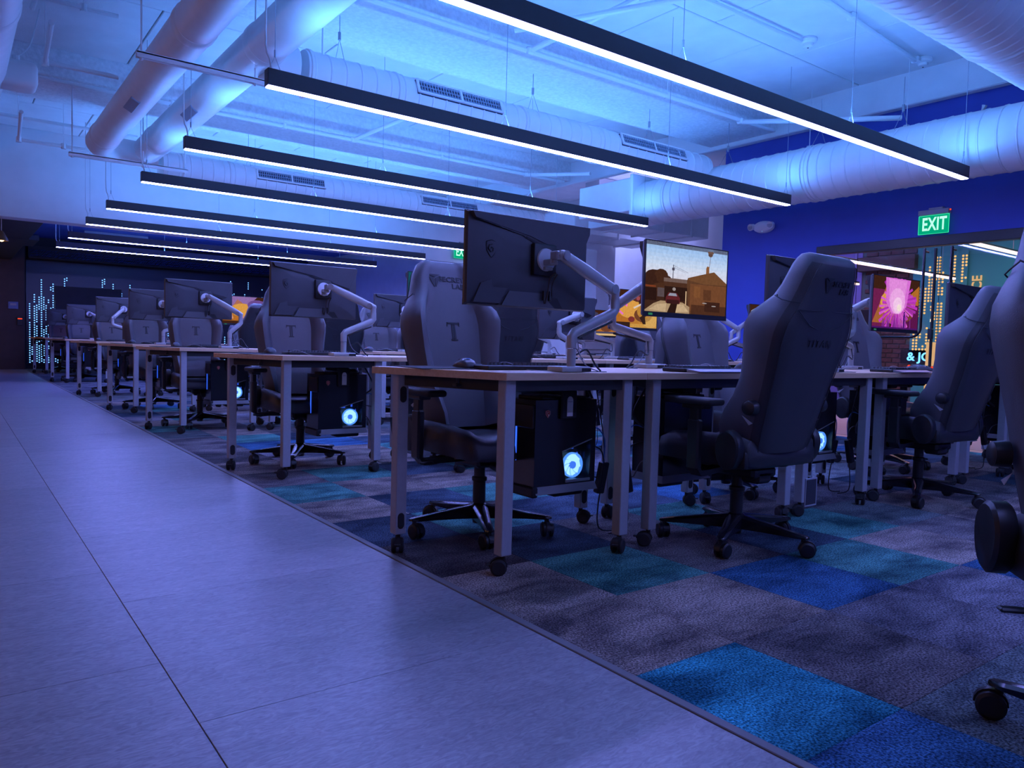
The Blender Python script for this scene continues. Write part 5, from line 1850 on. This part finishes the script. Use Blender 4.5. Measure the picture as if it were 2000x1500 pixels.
for r in range(7):
    for k in range(6):
        xa, xb = P0 + JO[k], P0 + JO[k + 1]
        cx = (xa + xb) / 2
        short = (k % 2 == 0)
        y = ROWY[r]
        rz = 0.0 if short else PI
        org = Vector((cx, y if short else y + TD, 0))
        if r == 6 and k > 3: continue

        def w(px, py, pz=0.0):
            c, s = (1, 0) if short else (-1, 0)
            return Vector((org.x + c * px, org.y + c * py, pz))
        wh = where(r, k)
        sp = dict(mx=rw.uniform(-0.06, 0.06), my=rw.uniform(0.30, 0.38), bx=rw.uniform(-0.04, 0.06), ex=rw.choice([0.22, 0.25, -0.24]), ez=1.09, dz=rw.uniform(1.20, 1.225), scr=SCRS[(r * 3 + k) % 8])
        sp.update(SPEC.get((r, k), {}))
        jx, jr = rw.uniform(-0.05, 0.05), rw.uniform(-0.20, 0.20)
        mj = rw.uniform(-0.03, 0.03)
        if (r, k, 'table') not in SKIP:
            o = place(proto_table, 'table', org, rz)
            if short:
                lb = f'pale wood trapezoid desk, short edge nearest, {ROWN[r]} row, {POSN[k]} from the aisle'
            else:
                lb = f'pale wood trapezoid desk, long edge nearest, {ROWN[r]} row, {POSN[k]} from the aisle'
            tag(o, lb, 'desk', 'wheeled trapezoid desks')
        if (r, k, 'chair') not in SKIP:
            hub = {(0, 0): (-0.03, 0.66, 0.0), (0, 1): (0.11, 0.715, -0.03), (0, 3): (0.23, 0.66, -0.06), (0, 2): (-0.07, 0.74, 0.06), (0, 4): (-0.14, 0.74, -0.05)}.get((r, k), (jx, 0.66 + abs(jx), jr))
            o = place(proto_chair, 'chair', w(hub[0], hub[1]), rz + hub[2])
            rec = {(0, 1): -16, (0, 0): -16, (0, 3): -17}.get((r, k), -15 + jr * 12)
            child(o, 'backrest').rotation_euler = (math.radians(rec), 0, 0)
            lb = f'charcoal gaming chair {"facing the viewer" if short else "with its back to the viewer"}, {wh}'
            tag(o, lb, 'chair', 'gaming chairs at the desks')
        mxp, myp = sp['mx'], sp['my']
        if (r, k, 'monitor') not in SKIP:
            o = place(proto_mon, 'monitor', w(mxp, myp, sp['dz']), rz + PI)
            if not short:
                screen_obj(sp['scr'], o)
                lb = f'monitor showing {SCRN[sp["scr"]]}, {ROWN[r]} row, {POSN[k]} desk'
            else:
                if o.name == proto_mon.name: pass
                lb = f'dark monitor seen from behind, {wh}'
            if short:
                screen_obj(SCRS[(r + k) % 8], o)
            tag(o, lb, 'monitor', 'gaming monitors on arms')
        if (r, k, 'arm') not in SKIP:
            hx, hy, hz = mxp + 0.045, myp - 0.066, sp['dz'] + 0.015
            o = make_arm(sp['bx'], 0.075, sp['ex'], sp['ez'], hx, hy, hz, -1)
            o.location = org
            o.rotation_euler = (0, 0, rz)
            lb = f'silver jointed monitor arm, {wh}'
            tag(o, lb, 'monitor arm', 'silver monitor arms')
        if (r, k, 'pc') not in SKIP:
            o = place(proto_pc, 'pc', w(0.135, 0.34), rz)
            tag(o, f'black computer with glowing fan, {ROWN[r]} row, under the {POSN[k]} desk', 'computer', 'computers hung under the desks')
        if (r, k, 'kb') not in SKIP:
            kx, ky = {(0, 0): (-0.07, 0.30), (0, 1): (0.10, 0.49), (0, 3): (0.22, 0.50), (1, 0): (0.0, 0.36)}.get((r, k), (0.04 + mj, 0.44))
            o = place(proto_kb, 'kb', w(kx, ky, TZ), rz + PI)
            tag(o, f'black mechanical keyboard, {wh}', 'keyboard', 'keyboards on the desks')
        if (r, k, 'pad') not in SKIP:
            px, py = {(0, 0): (-0.345, 0.46), (0, 1): (-0.31, 0.44)}.get((r, k), (-0.33, 0.44 + mj))
            rr = -0.12 if (r, k) == (0, 0) else 0.0
            o = place(proto_pad, 'pad', w(px, py, TZ), rz + rr)
            tag(o, f'thin black mouse pad, {wh}', 'mouse pad', 'mouse pads on the desks')
        if (r, k, 'mouse') not in SKIP:
            qx, qy = {(0, 0): (-0.30, 0.40), (0, 1): (-0.235, 0.49), (0, 3): (-0.16, 0.50)}.get((r, k), (-0.30 + mj, 0.45))
            o = place(proto_mouse, 'mouse', w(qx, qy, TZ + 0.004), rz + PI + rw.uniform(-0.2, 0.3))
            tag(o, f'dark wired gaming mouse on its pad, {wh}', 'mouse', 'mice on the desks')
        # leads on and under the desk: one bundle per desk
        if (r, k, 'leads') not in SKIP and r < 4:
            t = empty('desktop_leads', org + Vector((0, 0, TZ)), rz)
            bm = new_bm()
            b0 = Vector((sp['bx'], 0.075, -TZ))
            tube(bm, [b0 + Vector((0.035, 0.02, 0.92)), b0 + Vector((0.05, 0.04, 0.86)), b0 + Vector((0.075, 0.05, 0.85)), b0 + Vector((0.12, 0.04, 0.87)), b0 + Vector((0.16, 0.03, 0.81)), b0 + Vector((0.185, 0.02, 0.782))], 0.0042, 6, sub=4)
            obj('display_lead', bm, M['cable'], t)
            bm = new_bm()
            tube(bm, [b0 + Vector((0.03, 0.0, 0.91)), b0 + Vector((0.06, 0.01, 0.84)), b0 + Vector((0.11, 0.02, 0.80)), b0 + Vector((0.17, 0.02, 0.782))], 0.0024, 5, sub=4)
            obj('power_lead', bm, M['cable_grey'], t)
            bm = new_bm()
            mq = Vector((-0.30, 0.44, 0.012))
            tube(bm, [mq + Vector((0.0, -0.07, -0.003)), mq + Vector((0.06, -0.14, 0.004)), mq + Vector((0.12, -0.17, 0.020)), mq + Vector((0.20, -0.20, -0.008)), mq + Vector((0.27, -0.30, -0.010)), Vector((0.14, 0.06, 0.003))], 0.0018, 5, sub=4)
            obj('mouse_lead', bm, M['cable_grey'], t)
            tag(t, f'thin black and grey leads on the desktop, {wh}', 'cables', 'leads on the desks')
        if (r, k, 'cables') not in SKIP and r < 4:
            t = empty('hanging_cables', org, rz)
            # bundle that drops behind the computer
            bm = new_bm()
            e = Vector((0.315, 0.36, 0.60))
            tube(bm, [e + Vector((0, 0, 0.14)), e + Vector((0.05, -0.02, 0.06)), e + Vector((0.09, -0.03, -0.04)), e + Vector((0.03, 0.0, -0.10))], 0.006, 6, sub=4)
            tube(bm, [e + Vector((0.0, -0.03, -0.17)), e + Vector((0.09, -0.05, -0.19)), e + Vector((0.12, -0.05, -0.28)), e + Vector((0.11, -0.03, -0.46)), e + Vector((0.13, -0.02, -0.575)), e + Vector((0.22, -0.04, -0.592))], 0.0035, 6, sub=4)
            tube(bm, [e + Vector((0.0, 0.02, -0.24)), e + Vector((0.06, 0.0, -0.26)), e + Vector((0.10, -0.02, -0.33)), e + Vector((0.13, -0.04, -0.20)), e + Vector((0.10, 0.0, 0.10))], 0.003, 6, sub=4)
            obj('hanging_lead', bm, M['cable'], t)
            bm = new_bm()
            tube(bm, [e + Vector((0.0, -0.05, -0.10)), e + Vector((0.06, -0.06, -0.09)), e + Vector((0.11, -0.06, -0.15)), e + Vector((0.115, -0.05, -0.26))], 0.0032, 6, sub=4)
            obj('network_lead', bm, M['cable_blue'], t)
            bm = new_bm()
            bx(bm, e + Vector((0.125, -0.03, -0.33)), (0.045, 0.035, 0.15), rot=(0.1, 0.12, 0), bev=0.005)
            obj('power_brick', bm, M['black'], t)
            tag(t, f'loose leads dangling under the desk, {wh}', 'cables', 'cable bundles under the desks')

for key, pr in (('table', proto_table), ('chair', proto_chair), ('monitor', proto_mon), ('pc', proto_pc), ('kb', proto_kb), ('mouse', proto_mouse), ('pad', proto_pad)):
    if key not in used:
        drop_tree(pr)

# the big chair cut by the right edge belongs to the row nearer than the front row
o = copy_tree(proto_chair)
o.location = (2.02, 0.40, 0)
o.rotation_euler = (0, 0, math.radians(-47))
for c_ in kids(o):
    if c_.name.startswith(('base_arm', 'base_hub')):
        c_.rotation_euler = (0, 0, math.radians(31))
    if c_.name.startswith('armrest') and c_.data.vertices[0].co.x < 0:
        drop_tree(c_)
child(o, 'backrest').rotation_euler = (math.radians(-14), 0, 0)
tag(o, 'large charcoal gaming chair cut off by the right edge, nearest of all', 'chair', 'gaming chairs at the desks')
# clear badge holder that hangs from the seat of the chair at the second desk
t = empty('badge_holder', (3.33, 2.02, 0.30))
bm = new_bm()
bx(bm, (0, 0, -0.085), (0.085, 0.004, 0.125), bev=0.001)
obj('card', bm, M['tv'], t)
bm = new_bm()
for (c, s) in (((0, 0, -0.022), (0.095, 0.006, 0.008)), ((0, 0, -0.152), (0.095, 0.006, 0.006)), ((-0.046, 0, -0.087), (0.005, 0.006, 0.136)), ((0.046, 0, -0.087), (0.005, 0.006, 0.136))):
    bx(bm, c, s, bev=0.001)
obj('clear_frame', bm, M['hous'], t)
bm = new_bm()
tube(bm, [(0, 0, -0.02), (0.0, 0.0, 0.03), (-0.004, 0, 0.085)], 0.0015, 5)
obj('hang_strap', bm, M['wire'], t)
tag(t, 'clear plastic card holder hanging under the chair at the second front desk', 'badge holder')

# ------------------------------------------------------------------ wall things
def exit_sign(loc, rz, label, s=1.0):
    t = empty('exit_sign', loc, rz)        # faces -y
    bm = new_bm()
    bx(bm, (0, 0.02, 0.085 * s + 0.02), (0.30 * s, 0.06, 0.05 * s), bev=0.003)
    bx(bm, (0.02, 0.02, 0.120 * s + 0.02), (0.14 * s, 0.05, 0.018), bev=0.003)
    obj('canopy', bm, M['hous'], t)
    bm = new_bm()
    bx(bm, (0, 0.02, -0.03 * s + 0.01), (0.30 * s, 0.010, 0.19 * s), bev=0.004)
    obj('face_panel', bm, M['exit'], t)
    bm = new_bm()
    w, h = 0.150 * s, 0.095 * s
    z = -0.03 * s + 0.01
    for (c, q) in (((0, 0.013, z + h), (0.30 * s, 0.004, 0.004)), ((0, 0.013, z - h), (0.30 * s, 0.004, 0.004)), ((-w, 0.013, z), (0.004, 0.004, 0.19 * s)), ((w, 0.013, z), (0.004, 0.004, 0.19 * s))):
        bx(bm, c, q)
    obj('glowing_edge', bm, M['exit_edge'], t, 0)
    Mt = Matrix(((1, 0, 0, 0.005), (0, 0, -1, 0.0135), (0, 1, 0, z), (0, 0, 0, 1)))
    text_mesh('exit_lettering', 'EXIT', 0.185 * s, M['exit_txt'], t, Mt, depth=0.001, bold=0.004, sx=0.62, spacing=1.05)
    bm = new_bm()
    bx(bm, (0.155 * s, 0.02, 0.085 * s + 0.03), (0.01, 0.012, 0.012))
    obj('test_lamp', bm, M['redled'], t, 0)
    tag(t, label, 'exit sign', 'green exit signs')
    return t


exit_sign((XW - 0.06, 3.47, 2.172), -PI / 2, 'green glowing EXIT sign above the glass doors in the blue wall', 0.93)
exit_sign((7.93, YS - 0.06, 2.66), 0.0, 'green glowing EXIT sign on the white bulkhead, half hidden by a monitor', 1.2)

t = empty('emergency_light', (XW - 0.005, 5.38, 2.337), -PI / 2)     # faces -y in local space
bm = new_bm()
rings = []
for (y, k) in ((0.0, 0.96), (-0.02, 1.0), (-0.05, 0.95), (-0.075, 0.75), (-0.085, 0.4)):
    rings.append([(0.135 * k * math.cos(2 * PI * q / 28), y, 0.070 * k * math.sin(2 * PI * q / 28)) for q in range(28)])
loft(bm, rings)
obj('body', bm, M['white'], t, 50)
for s, nm in ((-1, 'lamp_head'), (1, 'lamp_head')):
    bm = new_bm()
    cyl(bm, (s * 0.125, -0.05, 0.012), (s * 0.132, -0.105, 0.0), 0.034, 0.040, n=18)
    lh = obj(nm, bm, M['white'], t, 40)
    bm = new_bm()
    cyl(bm, (s * 0.132, -0.104, 0.0), (s * 0.1325, -0.108, 0.0), 0.032, n=18)
    obj('lens', bm, M['hous'], lh, 40)
bm = new_bm()
bx(bm, (0.01, -0.07, -0.055), (0.008, 0.008, 0.006))
obj('indicator', bm, M['fan'], t, 0)
tag(t, 'white oval emergency light with two lamp heads on the blue wall', 'emergency light')

# square duct work and brackets in the recess behind the box
t = empty('rectangular_duct', (8.2, 7.4, 2.62))
bm = new_bm()
bx(bm, (0.10, 0.4, 0.20), (1.9, 0.62, 0.50), bev=0.008)
bx(bm, (0.10, 1.35, 0.12), (1.9, 0.70, 0.36), bev=0.008)
obj('duct_body', bm, M['duct'], t)
bm = new_bm()
for x in (-0.55, 0.05, 0.65):
    bx(bm, (x, 0.4, 0.20), (0.035, 0.66, 0.54), bev=0.004)
    bx(bm, (x, 1.35, 0.12), (0.035, 0.74, 0.40), bev=0.004)
obj('flanges', bm, M['duct'], t)
tag(t, 'white rectangular duct work in the recess behind the end of the blue wall', 'duct')
t = empty('pipe_elbow', (7.75, 9.0, 2.55))
bm = new_bm()
tube(bm, [(-0.9, 0.1, 0.03), (0.3, 0.1, 0.0), (0.75, 0.1, -0.02)], 0.075, 16)
obj('pipe_run', bm, M['pipe'], t)
bm = new_bm()
bx(bm, (-0.05, 0.02, -0.03), (0.07, 0.08, 0.16), rot=(0, 0.3, 0), bev=0.01)
cyl(bm, (-0.1, 0.0, -0.10), (0.05, 0.0, -0.13), 0.02, n=10)
obj('black_clamp', bm, M['black'], t)
tag(t, 'short fat white pipe with a black clamp below the square box', 'pipe')

# ------------------------------------------------------------------ far end of the room
t = empty('led_wall_panel', (4.9, YF - 0.06, 0))
bm = new_bm()
bx(bm, (-0.03, 0.0, 1.36), (6.72, 0.03, 2.50))
obj('panel_board', bm, M['tv'], t)
bm = new_bm()
rl = random.Random(3)


def dot(x, z, r=0.0150):
    vs = [bm.verts.new((x + r * math.cos(2 * PI * k / 8), -0.019, z + r * math.sin(2 * PI * k / 8))) for k in range(8)]
    bm.faces.new(vs)


PT = 0.056
nc = int(6.5 / 0.0485)
for col in range(nc):
    x = -3.32 + col * 0.0485
    zo = PT / 2 if col % 2 else 0.0
    near = x < -2.72
    mid = x < -2.35
    if not near and not mid and rl.random() < 0.62: continue
    if mid and not near and rl.random() < 0.35: continue
    top = rl.uniform(1.55, 2.45) if near or mid else rl.uniform(2.1, 2.5)
    z, on = 0.16 + zo, True
    while z < 2.5:
        u = z / 2.5
        if near:
            if rl.random() < 0.16 + 0.10 * u: on = rl.random() < 0.92 - 0.68 * u
        elif mid:
            if rl.random() < 0.16: on = rl.random() < (0.62 if u > 0.35 else 0.75)
        else:
            if rl.random() < 0.30: on = rl.random() < (0.30 if u > 0.72 else 0.45)
        if on and z < top and rl.random() < 0.96: dot(x, z)
        z += PT
ld = obj('led_dots', bm, M['led'], t, 0, False)
ld['kind'] = 'stuff'
tag(t, 'tall dark panel with falling columns of blue led dots at the far end of the room', 'led wall')
# dark displays on that wall
for i, (x, w) in enumerate(((2.83, 1.46), (4.62, 1.55))):
    t = empty('wall_display', (x, YF - 0.12, 1.50))
    bm = new_bm()
    bx(bm, (0, 0, 0), (w, 0.05, 1.05), bev=0.006)
    obj('display_body', bm, M['black'], t)
    bm = new_bm()
    bx(bm, (0, -0.026, 0), (w - 0.03, 0.004, 1.02))
    obj('dark_panel', bm, M['wall_dark'], t)
    tag(t, ('large blank dark display on the far led wall, the one nearer the aisle' if i == 0 else 'large blank dark display on the far led wall, farther from the aisle'), 'display', 'blank wall displays')
# relief canopy above
t = empty('wave_canopy', (4.9, YF - 0.32, 2.78))
bm = new_bm()
for k in range(150):
    x = -3.30 + k * 0.044 + rl.uniform(-0.01, 0.01)
    for row in range(3):
        z = -0.075 + row * 0.06 + rl.uniform(-0.012, 0.012)
        y = -0.05 + row * 0.05
        a = rl.uniform(0.2, 0.9)
        dx, dz = 0.040 * math.cos(a), 0.034 * math.sin(a)
        quad(bm, [(x - dx, y, z - dz - 0.010), (x - dx * 0.2, y - 0.035, z - 0.012), (x + dx, y, z + dz + 0.006), (x + dx * 0.2, y + 0.01, z + 0.018)])
wv = obj('relief_scales', bm, M['wave'], t, 0, False)
wv['kind'] = 'stuff'
bm = new_bm()
bx(bm, (0, 0.16, 0.02), (6.72, 0.16, 0.30), bev=0.005)
bx(bm, (0, 0.02, -0.135), (6.72, 0.42, 0.03), bev=0.005)
obj('canopy_board', bm, M['wall_dark'], t)
tag(t, 'blue rippled relief canopy along the top of the far led wall', 'canopy')
# short ceiling lights far back
for i, (x, y) in enumerate(((3.75, 17.9), (3.1, 19.3))):
    t = empty('ceiling_light', (x, y, 3.12))
    bm = new_bm()
    bx(bm, (0, 0, 0.02), (1.3, 0.10, 0.06), bev=0.006)
    obj('housing', bm, M['hous'], t)
    bm = new_bm()
    bx(bm, (0, 0, -0.012), (1.26, 0.07, 0.008))
    obj('diffuser', bm, M['farlight'], t)
    tag(t, f'short blue-white ceiling light at the far end, {"nearer" if i == 0 else "farther"} of the two', 'light', 'short far ceiling lights')
# keypad, reader on the brown wall, pendant lamp
t = empty('wall_plate', (1.23, YF - 0.43, 1.50))
bm = new_bm()
bx(bm, (0, 0, 0), (0.20, 0.02, 0.17), bev=0.004)
obj('plate', bm, M['plate'], t)
bm = new_bm()
bx(bm, (0, -0.012, 0.02), (0.12, 0.006, 0.05), bev=0.002)
obj('switch', bm, M['hous'], t)
tag(t, 'small blue grey plate on the dark brown wall by the aisle end', 'wall plate')
t = empty('card_reader', (1.36, YF - 0.43, 1.13))
bm = new_bm()
bx(bm, (0, 0, 0), (0.12, 0.03, 0.20), bev=0.006)
obj('body', bm, M['black'], t)
bm = new_bm()
bx(bm, (0, -0.017, 0.06), (0.09, 0.006, 0.025), bev=0.002)
obj('red_light', bm, M['redled'], t)
tag(t, 'black card reader with a red light on the dark brown wall', 'card reader')


def pendant(x, y, z, label, zt):
    t = empty('pendant_lamp', (x, y, z))
    bm = new_bm()
    cyl(bm, (0, 0, 0.10), (0, 0, zt - z), 0.006, n=6)
    obj('cord', bm, M['cable_white'], t)
    bm = new_bm()
    lathe(bm, [(0.015, 0.12), (0.03, 0.10), (0.07, 0.02), (0.085, -0.02), (0.080, -0.02), (0.066, 0.02), (0.02, 0.09)], 20)
    obj('shade', bm, M['brass'], t)
    bm = new_bm()
    bmesh.ops.create_icosphere(bm, subdivisions=2, radius=0.034, matrix=Matrix.Translation((0, 0, 0.0)))
    obj('bulb', bm, M['bulb'], t)
    if label:
        tag(t, label, 'lamp', 'brass pendant lamps over the aisle')
    return t


pendant(0.62, 12.95, 2.18, 'small brass pendant lamp with a warm bulb in the dark top left corner', 2.57)
# the same lamps continue along the aisle, left of the picture
for i, y in enumerate((1.0, 4.5, 8.0, 11.2)):
    pendant(-2.2, y, 1.75, f'brass pendant lamp over the left side of the aisle, {ORD[i]} along it', ZC)
    point_lamp('pendant_glow', (-2.2, y, 1.70), WARM_COL, WARM_W, 0.05)
pendant(-0.4, 19.6, 2.0, 'brass pendant lamp near the dark brown wall at the aisle end', 2.57)
point_lamp('pendant_glow', (-0.4, 19.6, 1.95), WARM_COL, 18.0, 0.05)

# beige storage cabinet between the far desks
t = empty('storage_cabinet', (8.02, 8.30, 0))
bm = new_bm()
bx(bm, (0, 0.20, 0.63), (1.02, 0.40, 1.20), bev=0.004)
obj('carcass', bm, M['cab'], t)
for (z0, z1) in ((0.10, 0.46), (0.47, 0.84), (0.85, 0.96), (0.97, 1.20)):
    for s in (-1, 1):
        bm = new_bm()
        bx(bm, (s * 0.255, -0.008, (z0 + z1) / 2), (0.498, 0.018, z1 - z0 - 0.008), bev=0.003)
        obj('drawer_front', bm, M['cab'], t)
tag(t, 'beige cabinet with wide drawer fronts by the recess, seen between the monitor arms', 'cabinet')

# ------------------------------------------------------------------ things in the lobby
def lobby_line(x0, x1, y, z, label):
    t = empty('lobby_light', ((x0 + x1) / 2, y, z))
    L = x1 - x0
    bm = new_bm()
    bx(bm, (0, 0, 0.025), (L, 0.05, 0.05), bev=0.003)
    obj('housing', bm, M['black'], t)
    bm = new_bm()
    bx(bm, (0, 0, -0.003), (L, 0.044, 0.010), bev=0.002)
    bx(bm, (0, -0.027, 0.008), (L, 0.006, 0.028), bev=0.002)
    obj('diffuser', bm, M['lobline'], t)
    bm = new_bm()
    for s in (-0.4, 0.4):
        cyl(bm, (s * L, 0, 0.05), (s * L, 0, 3.0 - z), 0.003, n=6)
    obj('suspension_wire', bm, M['wire'], t)
    tag(t, label, 'light', 'pendant light lines in the lobby')


lobby_line(8.7, 12.9, 5.52, 2.13, 'warm white linear light in the lobby crossing behind the magenta monitor')
lobby_line(11.6, 12.7, 7.0, 2.10, 'short warm white linear light in the lobby beside the chair headrest')
lobby_line(9.5, 11.6, 4.15, 2.29, 'warm white linear light in the lobby, right of the door bars')
t = empty('amber_led_panel', (LX - 0.04, 5.77, 1.72))
bm = new_bm()
bx(bm, (0.01, 0.0, 0.0), (0.02, 0.84, 1.72))
obj('panel_board', bm, M['teal'], t)
bm = new_bm()
yy = -0.40
while yy < 0.41:
    zz = -0.72
    on = True
    while zz < 0.82:
        if rl.random() < 0.10: on = not on
        pr = 0.95 if (yy < -0.1 or zz > 0.1) else 0.9
        if on and rl.random() < pr:
            r_ = 0.019
            vs = [bm.verts.new((-0.004, yy + r_ * math.cos(2 * PI * k / 6), zz + r_ * math.sin(2 * PI * k / 6))) for k in range(6)]
            bm.faces.new(vs)
        zz += 0.050
    yy += rl.choice([0.052, 0.052, 0.052, 0.12])
ld = obj('led_dots', bm, M['led_orange'], t, 0, False)
ld['kind'] = 'stuff'
tag(t, 'panel of amber led dot columns on the lobby wall, seen between the door bars', 'led panel')
Ml = Matrix(((0, 0, -1, 0), (-1, 0, 0, 0), (0, 1, 0, 0), (0, 0, 0, 1)))          # faces -x, text right is -y
t = empty('wall_lettering', (LX - 0.03, 5.20, 2.04))
text_mesh('amber_letters', 'ICE', 0.20, M['ice'], t, Ml @ Matrix.Rotation(PI / 2, 4, 'Z'), depth=0.004, bold=0.004, sx=0.95)
tag(t, 'amber letters ICE turned on their side on the teal lobby wall', 'lettering')
t = empty('neon_sign', (LX - 0.05, 6.02, 0.87))
text_mesh('neon_letters', '& JO', 0.20, M['neon_blue'], t, Ml, depth=0.006, bold=0.003)
bm = new_bm()
bx(bm, (0.02, 0, 0), (0.02, 0.62, 0.24), bev=0.004)
obj('backing_board', bm, M['black'], t)
tag(t, 'blue neon sign with the letters & JO low on the lobby wall', 'neon sign')
t = empty('neon_tube', (LX - 0.6, 6.85, 1.40))
bm = new_bm()
tube(bm, [(0, 0.12, -0.18), (0, 0.12, 0.10), (0, 0.0, 0.16), (0, -0.10, 0.08), (0, -0.02, 0.0), (0, -0.12, -0.06), (0, -0.06, -0.16)], 0.018, 8, sub=3)
obj('glowing_tube', bm, M['neon_red'], t)
bm = new_bm()
bx(bm, (0.04, 0.0, 0.0), (0.02, 0.45, 0.50), bev=0.006)
cyl(bm, (0.04, 0.0, -0.24), (0.04, 0.0, -1.39), 0.02, n=10)
cyl(bm, (0.04, 0.0, -1.40), (0.04, 0.0, -1.38), 0.16, n=20)
obj('stand', bm, M['black'], t)
tag(t, 'red orange curly neon tube on a stand in the lobby', 'neon sign')
# teal pillars and amber framed shelf in the lobby
for i, y in enumerate((5.35, 5.12)):
    bm = new_bm()
    bx(bm, (0, 0, 0.6), (0.10, 0.10, 1.2), bev=0.01)
    o = obj('teal_post', bm, M['teal'])
    o.location = (12.4, y, 0)
    tag(o, f'short teal post in the lobby, {"left" if i == 0 else "right"} of the two behind the glass', 'post', 'teal lobby posts')
t = empty('amber_shelf', (LX - 0.25, 5.45, 0.55))
bm = new_bm()
for z in (0.0, 0.55):
    bx(bm, (0, 0, z), (0.30, 0.6, 0.03), bev=0.003)
for y in (-0.29, 0.29):
    bx(bm, (0, y, 0.0), (0.30, 0.03, 1.10), bev=0.003)
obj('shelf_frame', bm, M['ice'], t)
tag(t, 'amber lit shelf frame against the lobby wall', 'shelf')
